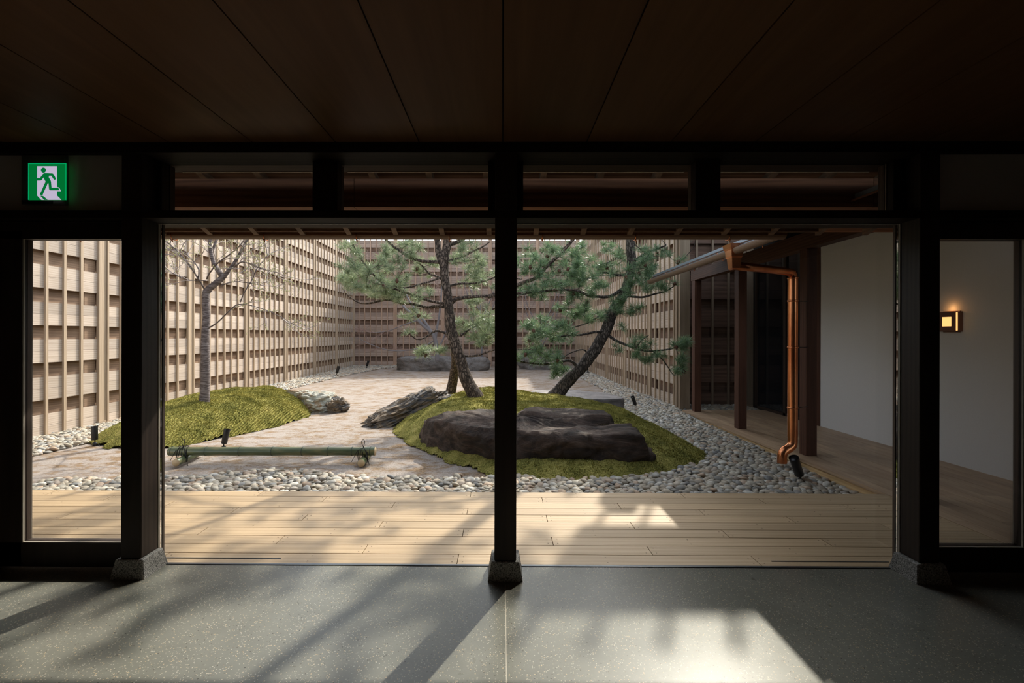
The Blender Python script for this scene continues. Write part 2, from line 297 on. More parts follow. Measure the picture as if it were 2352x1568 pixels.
def emis(name, c, s):
    m = bpy.data.materials.new(name); m.use_nodes = True; n = m.node_tree; n.nodes.clear()
    e = N(n, 'ShaderNodeEmission'); e.inputs[0].default_value = (*c, 1); e.inputs[1].default_value = s
    o = N(n, 'ShaderNodeOutputMaterial'); n.links.new(e.outputs[0], o.inputs[0]); return m
M['sign_green'] = emis('backlit_green', (0.0, 0.155, 0.03), 1.0)
M['sign_edge'] = emis('backlit_green_edge', (0.0, 0.40, 0.13), 1.0)
M['sign_white'] = emis('backlit_white', (0.52, 0.46, 0.60), 1.0)
M['lamp_glow'] = emis('warm_lamp_glow', (1.0, 0.52, 0.17), 1.6)
M['lamp_wood'] = plain('lamp_box_wood', (0.15, 0.052, 0.022), 0.5)

# ---------------------------------------------------------------- mesh helpers
class MB:
    def __init__(s): s.v = []; s.f = []; s.smooth = False
    def box(s, x0, x1, y0, y1, z0, z1):
        b = len(s.v)
        s.v += [(x0, y0, z0), (x1, y0, z0), (x1, y1, z0), (x0, y1, z0), (x0, y0, z1), (x1, y0, z1), (x1, y1, z1), (x0, y1, z1)]
        s.f += [(b, b+3, b+2, b+1), (b+4, b+5, b+6, b+7), (b, b+1, b+5, b+4), (b+1, b+2, b+6, b+5), (b+2, b+3, b+7, b+6), (b+3, b, b+4, b+7)]
        return s
    def frustum(s, cx, cy, z0, z1, a0, b0, a1, b1):
        b = len(s.v)
        for z, a, c in ((z0, a0, b0), (z1, a1, b1)):
            s.v += [(cx-a, cy-c, z), (cx+a, cy-c, z), (cx+a, cy+c, z), (cx-a, cy+c, z)]
        s.f += [(b, b+3, b+2, b+1), (b+4, b+5, b+6, b+7), (b, b+1, b+5, b+4), (b+1, b+2, b+6, b+5), (b+2, b+3, b+7, b+6), (b+3, b, b+4, b+7)]
        return s
    def tube(s, pts, rad, n=8, caps=True, wob=0.0):
        pts = [Vector(p) for p in pts]
        if not hasattr(rad, '__len__'): rad = [rad] * len(pts)
        b = len(s.v); up = Vector((0.13, 0.21, 0.97)); prev = None
        for i, p in enumerate(pts):
            t = (pts[min(i+1, len(pts)-1)] - pts[max(i-1, 0)]).normalized()
            if prev is None:
                a = t.cross(up)
                if a.length < 0.05: a = t.cross(Vector((1, 0, 0)))
            else: a = prev - t * prev.dot(t)
            a.normalize(); prev = a; c = t.cross(a)
            for k in range(n):
                th = 2*PI*k/n; r = rad[i]
                if wob: r *= 1 + wob * noise.noise(Vector((p.x*9+math.cos(th)*1.2, p.y*9+math.sin(th)*1.2, p.z*6)))
                s.v.append(tuple(p + a*(math.cos(th)*r) + c*(math.sin(th)*r)))
        for i in range(len(pts)-1):
            for k in range(n):
                k2 = (k+1) % n
                s.f.append((b+i*n+k, b+i*n+k2, b+(i+1)*n+k2, b+(i+1)*n+k))
        if caps:
            s.f.append(tuple(b+k for k in reversed(range(n)))); s.f.append(tuple(b+(len(pts)-1)*n+k for k in range(n)))
        s.smooth = True
        return s
    def prism_y(s, poly, y0, y1):
        b = len(s.v); m = len(poly)
        for y in (y0, y1): s.v += [(x, y, z) for x, z in poly]
        s.f.append(tuple(b+i for i in range(m))); s.f.append(tuple(b+m+i for i in reversed(range(m))))
        for i in range(m): j = (i+1) % m; s.f.append((b+i, b+m+i, b+m+j, b+j))
        return s
    def prism_x(s, poly, x0, x1):
        b = len(s.v); m = len(poly)
        for x in (x0, x1): s.v += [(x, y, z) for y, z in poly]
        s.f.append(tuple(b+i for i in reversed(range(m)))); s.f.append(tuple(b+m+i for i in range(m)))
        for i in range(m): j = (i+1) % m; s.f.append((b+i, b+j, b+m+j, b+m+i))
        return s
    def mesh(s, name, mat):
        me = bpy.data.meshes.new(name); me.from_pydata(s.v, [], s.f); me.update()
        if s.smooth: me.polygons.foreach_set('use_smooth', [True]*len(me.polygons))
        if mat: me.materials.append(mat)
        return me
def link(name, me, parent=None, loc=None, rot=None, scale=None):
    o = bpy.data.objects.new(name, me); COL.objects.link(o)
    if parent: o.parent = parent
    if loc is not None: o.location = loc
    if rot is not None: o.rotation_euler = rot
    if scale is not None: o.scale = scale
    return o
def obj(name, mb, mat, parent=None, **kw): return link(name, mb.mesh(name, mat), parent, **kw)
def empty(name, loc=(0, 0, 0)):
    return link(name, None, None, loc)
def tag(o, label=None, cat=None, group=None, kind=None):
    if label: o['label'] = label
    if cat: o['category'] = cat
    if group: o['group'] = group
    if kind: o['kind'] = kind
    return o
def bevel(o, wd=0.004, seg=1):
    md = o.modifiers.new('bevel', 'BEVEL'); md.width = wd; md.segments = seg; md.limit_method = 'ANGLE'; return o
UNIT = {}
def ubox(name, mat, x0, x1, y0, y1, z0, z1, parent=None):
    k = mat.name
    if k not in UNIT: UNIT[k] = MB().box(-.5, .5, -.5, .5, -.5, .5).mesh('unit_' + k, mat)
    return link(name, UNIT[k], parent, ((x0+x1)/2, (y0+y1)/2, (z0+z1)/2), None, (abs(x1-x0), abs(y1-y0), abs(z1-z0)))
def np_mesh(name, V, Fa, mat, smooth=True):
    me = bpy.data.meshes.new(name); V = np.asarray(V, np.float32); Fa = np.asarray(Fa, np.int32); k = Fa.shape[1]
    me.vertices.add(len(V)); me.vertices.foreach_set('co', V.ravel())
    me.loops.add(Fa.size); me.loops.foreach_set('vertex_index', Fa.ravel())
    me.polygons.add(len(Fa)); me.polygons.foreach_set('loop_start', np.arange(0, Fa.size, k, dtype=np.int32)); me.polygons.foreach_set('loop_total', np.full(len(Fa), k, np.int32))
    me.update(calc_edges=True); me.validate()
    if smooth: me.polygons.foreach_set('use_smooth', np.ones(len(Fa), bool))
    me.materials.append(mat); return me

# ---------------------------------------------------------------- room shell
YF = 2.80                 # front face of the posts and beams
YG = 2.963                # the glass line
CZ = 2.687                # ceiling
RX0, RX1, RY0 = -4.6, 4.6, -5.0
def px_x(px, Y, py=900): return at(px, py, Y).x
def py_z(py, Y, px=1154): return at(px, py, Y).z

fl = empty('floor', (0, 0, 0)); tag(fl, kind='structure')
obj('slab', MB().box(RX0, 0.0185, RY0, YG-0.008, -0.12, 0), M['concrete'], fl)
obj('slab', MB().box(0.0225, RX1, RY0, YG-0.008, -0.12, 0), M['concrete'], fl)
obj('joint_strip', MB().box(0.0185, 0.0225, RY0, 2.74, -0.03, 0.0006), M['brass'], fl)
obj('sill_track', MB().box(-2.25, 2.56, YG-0.008, YG+0.012, -0.03, 0.004), M['track'], fl)

ce = empty('ceiling', (0, 0, CZ)); tag(ce, kind='structure')
obj('ceiling_backing', MB().box(RX0, RX1, RY0, YF+0.2, CZ+0.012-CZ, CZ+0.03-CZ), M['joint'], ce)
for i in range(-9, 9):
    x0, x1 = i*0.515+0.0035, (i+1)*0.515-0.0035
    x0, x1 = max(x0, RX0), min(x1, RX1)
    if x1 - x0 > 0.05:
        o = ubox('ceiling_panel', M['ceiling'], x0, x1, RY0, YF+0.06, 0, 0.011, ce)
tag(obj('wall_back', MB().box(RX0-0.1, RX1+0.1, RY0-0.1, RY0, -0.1, 3.0), M['plaster_dark']), kind='structure')
tag(obj('wall_left', MB().box(RX0-0.1, RX0, RY0, YG, -0.1, 3.0), M['plaster_dark']), kind='structure')
tag(obj('wall_right', MB().box(RX1, RX1+0.1, RY0, YG, -0.1, 3.0), M['plaster_dark']), kind='structure')

# front wall of the room: beams
z_lin_top = py_z(483, YF); z_lin_bot = py_z(500, YF)
tb = obj('trim_1', MB().box(RX0, RX1, YF-0.01, 3.13, py_z(351, YF), CZ+0.02), M['beam_wood']); tag(tb, kind='structure')
lt_ = obj('trim_2', MB().box(RX0, RX1, YF, 3.075, z_lin_bot, z_lin_top), M['beam_wood']); tag(lt_, kind='structure'); bevel(lt_, 0.003)
# plaster above the two side doors, between the posts and beyond
zt = py_z(351, YF)
for nm, xa, xb in (('wall_front_left', RX0, -2.36), ('wall_front_right', 2.67, RX1)):
    tag(obj(nm, MB().box(xa, xb, YF+0.03, YF+0.2, z_lin_top, zt+0.01), M['plaster_dark']), kind='structure')
# transom windows
zt0, zt1 = z_lin_top, zt
tr = [(382, 724), (780, 1122), (1201, 1592), (1648, 2040)]
edges = [(-2.236, px_x(382, 2.97, 430)), (px_x(724, 2.97, 430), px_x(780, 2.97, 430)), (px_x(1122, 2.97, 430), -0.046), (0.087, px_x(1201, 2.97, 430)), (px_x(1592, 2.97, 430), px_x(1648, 2.97, 430)), (px_x(2040, 2.97, 430), 2.553)]
for i, (a, b_) in enumerate(edges):
    st = obj('trim_%d' % (3+i), MB().box(a, b_, 2.93, 3.05, z_lin_top-0.001, zt+0.001), M['post_wood']); tag(st, kind='structure')
for i, (a, b_) in enumerate(tr):
    xa, xb = px_x(a, 2.97, 430), px_x(b_, 2.97, 430)
    wd = empty('window_%d' % (3+i), ((xa+xb)/2, 3.0, zt0)); tag(wd, kind='structure')
    ox, oy, oz = wd.location
    obj('pane', MB().box(xa-ox, xb-ox, -0.004, 0.004, 0.0, zt1-oz), M['glass'], wd)
    obj('glazing_bead', MB().box(xa-ox, xb-ox, 0.12, 0.128, zt1-oz-0.004, zt1-oz+0.001), M['bead'], wd)
    if i == 3: obj('glazing_bead', MB().box(xb-ox-0.004, xb-ox, -0.018, -0.010, zt0-oz, zt1-oz), M['bead'], wd)

# main posts on granite footings
posts = [(-2.363, -2.235, 'square dark post left of the wide opening, on a granite footing'),
         (-0.047, 0.088, 'dark post in the middle of the view, dividing the wide opening'),
         (2.553, 2.675, 'square dark post right of the wide opening, on a granite footing')]
stones = ['tapered granite footing under the left dark post', 'tapered granite footing under the middle dark post', 'tapered granite footing under the right dark post, in shade']
for (xa, xb, lab), sl_ in zip(posts, stones):
    cx = (xa+xb)/2; hw = (xb-xa)/2
    p = obj('wooden_post', MB().box(-hw, hw, -0.067, 0.067, 0, CZ-0.112), M['post_wood'], loc=(cx, YF+0.067, 0.112)); bevel(p, 0.006, 2); tag(p, lab, 'post', 'main posts of the room')
    s = obj('stone_footing', MB().frustum(0, 0, -0.02, 0.112, 0.110, 0.108, 0.086, 0.084), M['granite'], loc=(cx, YF+0.071, 0)); bevel(s, 0.004, 1); tag(s, sl_, 'footing', 'granite footings of the posts')

# main panes and their jambs
def pane(nm, xa, xb, jl, jr):
    wd = empty(nm, ((xa+xb)/2, YG, 0)); tag(wd, kind='structure'); ox = wd.location.x
    obj('pane', MB().box(xa-ox, xb-ox, -0.005, 0.005, 0.0, z_lin_bot), M['glass'], wd)
    if jl:
        obj('jamb', MB().box(xa-ox-0.04, xa-ox+0.002, 0.012, 0.03, 0, z_lin_bot), M['post_wood'], wd)
        obj('glazing_bead', MB().box(xa-ox-0.006, xa-ox+0.0015, -0.022, -0.010, 0.10, z_lin_bot), M['bead'], wd)
    if jr:
        obj('jamb', MB().box(xb-ox-0.002, xb-ox+0.04, 0.012, 0.03, 0, z_lin_bot), M['post_wood'], wd)
        obj('glazing_bead', MB().box(xb-ox-0.0015, xb-ox+0.006, -0.022, -0.010, 0.10, z_lin_bot), M['bead'], wd)
    obj('head_track', MB().box(xa-ox, xb-ox, -0.012, -0.006, z_lin_bot-0.004, z_lin_bot+0.001), M['bead'], wd)
pane('window_1', -2.235, 0.019, True, False)
pane('window_2', 0.022, 2.553, False, True)
# glazed side doors
def side_door(nm, xo, xi, left):
    d = empty(nm, ((xo+xi)/2, 2.93, 0)); tag(d, kind='structure'); ox = d.location.x
    zb, zt_ = py_z(1246, 2.93), py_z(551, 2.93)
    s = -1 if left else 1
    lo, hi = sorted((xo, xi))
    obj('bottom_rail', MB().box(lo-ox-0.2*(left), hi-ox+0.2*(not left), -0.035, 0.035, 0.012, zb), M['post_wood'], d)
    obj('top_rail', MB().box(lo-ox-0.2*(left), hi-ox+0.2*(not left), -0.035, 0.035, zt_, py_z(514, 2.93)), M['post_wood'], d)
    a, b2 = (xo-ox-0.2, xo-ox) if left else (xo-ox, xo-ox+0.2)
    obj('stile', MB().box(a, b2, -0.035, 0.035, 0.012, zt_+0.05), M['post_wood'], d)
    obj('pane', MB().box(lo-ox, hi-ox, -0.004, 0.004, zb, zt_), M['glass'], d)
    e = xo-ox
    q = (e, e+0.007) if left else (e-0.007, e)
    obj('glazing_bead', MB().box(q[0]-0.008*s*0, q[1], -0.03, -0.02, zb, zt_), M['bead'], d)
    obj('glazing_bead', MB().box(lo-ox, hi-ox, -0.03, -0.02, zb, zb+0.003), M['bead'], d)
    obj('glazing_bead', MB().box(lo-ox, hi-ox, -0.03, -0.02, zt_-0.002, zt_), M['bead'], d)
    obj('frame_head', MB().box(lo-ox-1.0*left, hi-ox+1.0*(not left), -0.06, 0.08, py_z(514, 2.93)-0.002, z_lin_bot+0.001), M['beam_wood'], d)
XL = px_x(62, 2.93); XR = px_x(2341, 2.93)
side_door('door_1', XL, -2.34, True)
side_door('door_2', XR, 2.67, False)
tag(obj('wall_outer_left', MB().box(RX0-0.1, XL-0.19, 2.86, 3.0, -0.05, z_lin_bot), M['beam_wood']), kind='structure')
tag(obj('wall_outer_right', MB().box(XR+0.19, RX1+0.1, 2.86, 3.0, -0.05, z_lin_bot), M['beam_wood']), kind='structure')

# exit sign
sg = empty('exit_sign'); 
tag(sg, 'green and white running figure exit sign above the left glass door', 'sign')
YS = YF+0.03
sg.location = (at(108, 420, YS).x, YS, at(108, 420, YS).z)
def sp_(px, py, Y): 
    p = at(px, py, Y); return (p.x-sg.location.x, p.z-sg.location.z)
x0, z1 = sp_(59, 359, YS); x1, z0 = sp_(158, 472, YS)
o = obj('housing', MB().box(x0, x1, -0.028, 0, z0, z1), M['cream_body'], sg); bevel(o, 0.004)
YP = YS-0.034
x0, z1 = sp_(65.5, 375, YP); x1, z0 = sp_(151.5, 459, YP)
obj('light_panel', MB().box(x0, x1, -0.034, -0.0281, z0, z1), M['sign_green'], sg)
rim = MB(); t_ = 0.004
rim.box(x0-0.001, x0+t_*0.7, -0.0352, -0.0345, z0, z1); rim.box(x1-t_*0.5, x1+0.001, -0.0352, -0.0345, z0, z1); rim.box(x0, x1, -0.0352, -0.0345, z1-t_, z1)
obj('glowing_rim', rim, M['sign_edge'], sg)
def S(u, v):      # sign artwork coordinates: the 1960x1568 view of a 300x240 pixel window, 6.533 per pixel
    return sp_(u/6.533, 340+v/6.533, YP-0.002)
def flat(name, polys, mat, y):
    mb = MB()
    for pl in polys: mb.prism_y([S(*q) for q in pl], y-0.0006, y)
    return obj(name, mb, mat, sg)
flat('white_door_shape', [[(558, 272), (558, 712), (622, 777), (922, 777), (857, 712), (857, 272)], [(857, 583), (884, 590), (902, 615), (916, 647), (855, 647)]], M['sign_white'], -0.036)
def stroke(pts, wd):
    out = []
    for (a, b2) in zip(pts[:-1], pts[1:]):
        dx, dy = b2[0]-a[0], b2[1]-a[1]; l = math.hypot(dx, dy); nx, ny = -dy/l*wd/2, dx/l*wd/2
        out.append([(a[0]+nx, a[1]+ny), (b2[0]+nx, b2[1]+ny), (b2[0]-nx, b2[1]-ny), (a[0]-nx, a[1]-ny)])
    for a in pts[1:-1]:
        out.append([(a[0]+math.cos(k*PI/5)*wd/2, a[1]+math.sin(k*PI/5)*wd/2) for k in range(10)])
    return out
fig = [[(656+37*math.cos(k*PI/10), 332+38*math.sin(k*PI/10)) for k in range(20)]]
fig += [[(640, 395), (672, 376), (740, 378), (740, 416), (736, 440), (765, 490), (772, 520), (725, 530), (692, 512), (656, 440)]]
fig += stroke([(670, 395), (612, 470), (558, 470)], 37) + stroke([(700, 397), (788, 399), (824, 460)], 37) + [[(824+17*math.cos(k*PI/5), 461+17*math.sin(k*PI/5)) for k in range(10)]]
fig += stroke([(710, 505), (621, 705)], 40) + stroke([(750, 505), (760, 615), (880, 615)], 39) + [[(860, 596), (876, 600), (888, 612), (897, 634), (860, 634)]]
flat('running_figure', fig, M['sign_green'], -0.0375)
flat('running_figure', [[(608, 716), (632, 714), (655, 722), (675, 738), (720, 777), (667, 777)]], M['sign_green'], -0.0375)
x0, z1 = sp_(61, 462.5, YS); x1, z0 = sp_(132, 471.5, YS)
obj('button_strip', MB().box(x0, x1, -0.0292, -0.0282, z0, z1), M['black'], sg)

# ---------------------------------------------------------------- front deck
dk = empty('deck', (0, 0, 0)); tag(dk, kind='structure')
XD0, XD1 = -9.0, 3.645
rows = [at(1154, y, 1).z for y in (0,)]  # placeholder keeps the row list explicit
pitch = 0.1377; yb = 4.354
screws = MB()
for r_ in range(10):
    y1 = yb - r_*pitch; y0 = y1 - pitch + 0.0065
    off = -0.296 + 0.664*(r_ % 3)
    k = math.floor((XD0-off)/1.992); x = max(XD0, off + k*1.992)
    while x < XD1-0.01:
        nx = off + (k+1)*1.992; xe = min(nx, XD1)
        if xe - x > 0.03:
            ubox('plank', M['deck_x'], x+0.0025, xe-0.0025, y0, y1, -0.032, random.uniform(-0.0008, 0.0005), dk)
            for sx in (x+0.035, (x+xe)/2, xe-0.035):
                for sy in (y0+0.03, y1-0.03): screws.box(sx-0.0035, sx+0.0035, sy-0.0035, sy+0.0035, -0.005, 0.0009)
        x = xe if xe == XD1 else nx; k += 1
so_ = obj('screw_heads', screws, plain('screw_plug', (0.23, 0.16, 0.10), 0.6), dk); so_['kind'] = 'stuff'
obj('deck_joists', MB().box(XD0, XD1-0.05, 3.0, 4.30, -0.11, -0.045).box(XD0, XD1-0.02, 4.325, 4.345, -0.24, -0.033), M['joint'], dk)
obj('floor_guide', MB().box(px_x(372, 3.04, 1284), px_x(645, 3.04, 1284), 3.038, 3.046, 0.0, 0.003), M['track'], dk)
obj('floor_guide', MB().box(px_x(1772, 3.04, 1284), px_x(2042, 3.04, 1284), 3.038, 3.046, 0.0, 0.003), M['track'], dk)

# side deck (veranda) on the right
sd = empty('side_deck', (0, 0, 0)); tag(sd, kind='structure')
XS0, XS1, YS1 = 3.648, 5.32, 9.25
nrow = 13; pw = (XS1-XS0)/nrow
for r_ in range(nrow):
    x0 = XS0 + r_*pw; off = 3.71 + (0.0, 0.62, 1.28)[r_ % 3]
    ys = [2.99] + [off + 1.95*k for k in range(-1, 4) if 3.05 < off+1.95*k < YS1-0.05] + [YS1]
    for a, b2 in zip(ys[:-1], ys[1:]):
        ubox('plank', M['deck_y'], x0+0.0015, x0+pw-0.0015, a+0.002, b2-0.002, -0.034, random.uniform(-0.0007, 0.0005), sd)
for a, b2 in ((4.36, 5.95), (5.954, 7.6), (7.604, 9.23)):
    ubox('edge_board', M['fascia'], XS0+0.022, XS0+0.05, a, b2, -0.118, -0.036, sd)
ubox('edge_board', M['fascia'], XS0+0.05, XS1, YS1-0.05, YS1-0.022, -0.118, -0.036, sd)
obj('deck_joists', MB().box(XS0+0.08, XS1, 3.0, YS1-0.08, -0.115, -0.04), M['joint'], sd)
cb = obj('concrete_curb', MB().box(XS0+0.06, XS0+0.16, 4.36, YS1, -0.4, -0.15), plain('grey_curb', (0.12, 0.12, 0.11), 0.9), sd)

# ---------------------------------------------------------------- our eave: girder, rafters, soffit boards, gutter, roof
ev = empty('eave', (0, 0, 0)); tag(ev, kind='structure')
xg = -9.0
while xg < 4.6:
    ubox('girder', M['girder'], xg, min(xg+3.93, 4.6), 3.457, 3.575, 2.474, 2.69, ev); xg += 3.935
sl = -0.353
def raft_z(Y, Xx=None): return 2.69 + (Y-3.457)*sl
for k in range(-19, 13):
    xc = -0.556 + 0.4315*k
    if xc > 4.5: break
    yA, yB = 2.95, 4.207
    o = obj('rafter', MB().prism_x([(yA, raft_z(yA)), (yB, raft_z(yB)), (yB, raft_z(yB)+0.065), (yA, raft_z(yA)+0.065)], -0.0225, 0.0225), M['rafter'], ev, loc=(xc, 0, 0))
for j in range(9):
    ya = 2.95 + j*0.155; ybb = min(ya+0.152, 4.27)
    for xa, xb in ((-9.0, -5.1), (-5.098, -1.3), (-1.298, 2.1), (2.102, 4.7)):
        obj('soffit_board', MB().prism_x([(ya, raft_z(ya)+0.066), (ybb, raft_z(ybb)+0.066), (ybb, raft_z(ybb)+0.080), (ya, raft_z(ya)+0.080)], 0, xb-xa), M['soffit'], ev, loc=(xa, 0, 0))
obj('eave_fascia', MB().box(-9, 2.62, 4.207, 4.219, raft_z(4.21)+0.004, raft_z(4.21)+0.085), M['girder'], ev)
obj('eave_lath', MB().box(-9, 2.9, 4.16, 4.175, raft_z(4.23)+0.03, raft_z(4.23)+0.066), M['rafter'], ev)
def gutter_x(x0, x1, Y, zt_, r):
    mb = MB(); n_ = 12; P = []
    for k in range(n_+1):
        th = PI + PI*k/n_; P.append((Y+math.cos(th)*r, zt_+math.sin(th)*r*0.85))
    for k in range(n_, -1, -1):
        th = PI + PI*k/n_; P.append((Y+math.cos(th)*(r-0.003), zt_+math.sin(th)*(r-0.003)*0.85))
    mb.prism_x(P, x0, x1); return mb
ZG = 2.440
obj('gutter', gutter_x(-9.0, 2.62, 4.262, ZG, 0.05), M['gutter'], ev)
for k in range(-9, 4):
    xc = -0.556 + 0.4315*(2*k) + 0.06
    if -8.5 < xc < 2.5:
        mb = MB(); mb.tube([(0, 4.206, ZG+0.005), (0, 4.208, ZG-0.03), (0, 4.233, ZG-0.052), (0, 4.278, ZG-0.050), (0, 4.310, ZG-0.02), (0, 4.312, ZG+0.006)], 0.004, 6)
        mb.tube([(0, 4.223, ZG-0.045), (0.008, 4.223, ZG-0.075), (0, 4.198, ZG-0.05)], 0.004, 6)
        obj('gutter_hook', mb, M['copper'], ev, loc=(xc, 0, 0))
rf = obj('roof', MB().prism_x([(4.28, raft_z(4.28)+0.085), (4.28, raft_z(4.28)+0.105), (2.0, raft_z(2.0)+0.2), (-5.2, 5.4), (-5.2, 5.3), (2.0, raft_z(2.0)+0.085)], -9.0, 4.75), M['grey_metal']); tag(rf, kind='structure')

# ---------------------------------------------------------------- side pavilion (veranda roof, posts, walls)
XP = 3.80
pl = [(9.02, 'slender brown post farthest down the veranda, at its far left corner'), (7.349, 'brown veranda post second from the far end'),
      (5.715, 'brown veranda post beside the copper downpipe'), (4.125, 'brown veranda post nearest the room, edge seen through the right door')]
for Y, lab in pl:
    o = obj('veranda_post', MB().box(0, 0.134, 0, 0.134, 0, 2.60), M['brown_post'], loc=(XP, Y, 0)); bevel(o, 0.004); tag(o, lab, 'post', 'veranda posts')
pv = empty('veranda_roof', (0, 0, 0)); tag(pv, kind='structure')
obj('beam', MB().box(XP-0.003, XP+0.137, 3.0, 9.2, 2.60, 2.80), M['brown_beam_y'], pv)
XGp, ZGp = 2.61, 2.475
def rz(x): return ZGp + 0.03 + (x-XGp)*0.37
Ye = 8.05
y = 8.0
while y > 3.3:
    o = obj('rafter', MB().prism_y([(XGp+0.08, rz(XGp+0.08)-0.055), (5.3, rz(5.3)-0.055), (5.3, rz(5.3)), (XGp+0.08, rz(XGp+0.08))], -0.0225, 0.0225), M['brown_beam_y'], pv, loc=(0, y-0.03, 0)); y -= 0.4315
for j in range(14):
    xa = XGp+0.02 + j*0.20; xb = min(xa+0.197, 5.42)
    obj('soffit_board', MB().prism_y([(xa, rz(xa)), (xb, rz(xb)), (xb, rz(xb)+0.014), (xa, rz(xa)+0.014)], 3.1, Ye), M['brown_beam_y'], pv)
obj('soffit_end', MB().prism_y([(XP-0.02, rz(XP)), (5.4, rz(5.4)), (5.4, rz(5.4)+0.014), (XP-0.02, rz(XP)+0.014)], Ye, 9.25), M['brown_beam_y'], pv)
# seamed metal edge of the roof
for j, (dx, dz) in enumerate(((0.0, 0.0), (0.012, 0.011), (0.024, 0.022))):
    obj('metal_edge', MB().box(XGp+0.0+dx, XGp+0.05+dx, 4.36, Ye+0.02, ZGp+0.008+dz, ZGp+0.0175+dz), M['grey_metal'], pv)
obj('roof_covering', MB().prism_y([(XGp+0.05, rz(XGp+0.05)+0.016), (6.2, rz(6.2)+0.016), (6.2, rz(6.2)+0.05), (XGp+0.05, rz(XGp+0.05)+0.05)], 3.1, Ye), M['grey_metal'], pv)
obj('roof_covering', MB().prism_y([(XP-0.05, rz(XP)+0.016), (6.2, rz(6.2)+0.016), (6.2, rz(6.2)+0.05), (XP-0.05, rz(XP)+0.05)], Ye, 9.3), M['grey_metal'], pv)
g = gutter_x(0, 1, 0, 0, 0.047)
mbg = MB(); n_ = 12; P = []
for k in range(n_+1):
    th = PI + PI*k/n_; P.append((XGp+math.cos(th)*0.052, ZGp+math.sin(th)*0.062))
for k in range(n_, -1, -1):
    th = PI + PI*k/n_; P.append((XGp+math.cos(th)*0.048, ZGp+math.sin(th)*0.058))
mbg.prism_y(P, 4.34, Ye+0.02); obj('gutter', mbg, M['gutter'], pv)
for yy in (4.62, 5.45, 6.25, 7.15, 7.9):
    mb = MB(); mb.tube([(XGp-0.05, 0, ZGp+0.01), (XGp-0.045, 0, ZGp-0.025), (XGp, 0, ZGp-0.046), (XGp+0.045, 0, ZGp-0.025), (XGp+0.05, 0, ZGp+0.01)], 0.004, 6).tube([(XGp+0.02, 0, ZGp-0.044), (XGp+0.02, 0, ZGp-0.085)], 0.004, 6)
    obj('gutter_hook', mb, M['copper'], pv, loc=(0, yy, 0))

# walls of the side building
WX = 5.30
w1 = obj('wall_white', MB().box(WX, WX+0.15, 2.95, 7.62, -0.05, 4.2), M['plaster']); tag(w1, kind='structure')
o = obj('trim_11', MB().box(WX-0.01, WX+0.12, 7.62, 7.74, -0.02, 3.4), M['brown_post']); tag(o, kind='structure')
dg = empty('window_7', (WX, 8.6, 0)); tag(dg, kind='structure')
obj('pane', MB().box(0.03, 0.05, -0.86, 0.98, 0.02, 3.3), M['dark_glass'], dg)
obj('frame_stile', MB().box(0.0, 0.06, -0.04, 0.03, 0.0, 3.3), M['post_wood'], dg)
obj('frame_stile', MB().box(0.0, 0.06, 0.93, 1.0, 0.0, 3.3), M['post_wood'], dg)
obj('bottom_rail', MB().box(0.0, 0.06, -0.86, 0.98, 0.0, 0.05), M['post_wood'], dg)
tag(obj('wall_side_back', MB().box(WX+0.3, WX+0.4, 2.9, 10.2, -0.3, 4.0), M['joint']), kind='structure')

# wall lamp
pL = at(2199, 738, 5.3)
YLm = 5.28*F_PX/(2199-1154)
lp = empty('wall_lamp', (WX, YLm, at(2199, 738, YLm).z)); tag(lp, 'small glowing wooden box lamp on the white wall, seen through the right door', 'lamp')
obj('lamp_box', MB().box(-0.085, 0.0, 0.0, 0.24, -0.115, 0.115), M['lamp_wood'], lp)
obj('lit_window', MB().box(-0.0865, -0.0855, 0.045, 0.155, -0.055, 0.055), M['lamp_glow'], lp)
obj('lit_slit', MB().box(-0.078, -0.058, -0.0015, -0.0005, -0.105, 0.105), M['lamp_glow'], lp)
obj('wall_plate', MB().box(-0.012, 0.0, 0.02, 0.22, -0.125, 0.125), M['lamp_wood'], lp)
pt = bpy.data.lights.new('lamp_light', 'POINT'); pt.energy = 0.35; pt.color = (1, 0.45, 0.15); pt.shadow_soft_size = 0.03
po = bpy.data.objects.new('lamp_light', pt); COL.objects.link(po); po.parent = lp; po.location = (-0.06, 0.11, 0.15)

def resample_pts(P):
    P = [Vector(p) for p in P]; out = []; n_ = len(P)
    for i in range(n_-1):
        p0, p1, p2, p3 = P[max(i-1, 0)], P[i], P[i+1], P[min(i+2, n_-1)]
        for k in range(5):
            t = k/5; out.append(0.5*((2*p1)+(-p0+p2)*t+(2*p0-5*p1+4*p2-p3)*t*t+(-p0+3*p1-3*p2+p3)*t**3))
    return out+[P[-1]], None
# copper rain hopper, elbow pipe and downspout
dp = empty('copper_downpipe', (3.66, 5.70, 0)); tag(dp, 'polished copper rain hopper and downpipe in front of the veranda post', 'downpipe')
def rel(p): return (p[0]-3.66, p[1]-5.70, p[2])
hx, hy = XGp+0.005, 5.16
mb = MB(); zt_ = ZGp + 0.055
for (z0, z1, a, c, a2, c2) in ((zt_-0.05, zt_, 0.078, 0.088, 0.086, 0.096), (zt_-0.066, zt_-0.05, 0.066, 0.075, 0.078, 0.088), (zt_-0.14, zt_-0.066, 0.062, 0.070, 0.066, 0.075), (zt_-0.155, zt_-0.14, 0.053, 0.060, 0.062, 0.070), (zt_-0.27, zt_-0.155, 0.044, 0.050, 0.053, 0.060), (zt_-0.285, zt_-0.27, 0.03, 0.035, 0.044, 0.050)):
    mb.frustum(hx-3.66, hy-5.70, z0, z1, a, c, a2, c2)
obj('rain_hopper', mb, M['copper'], dp)
DX, DY = px_x(1821, 5.62, 700), 5.62
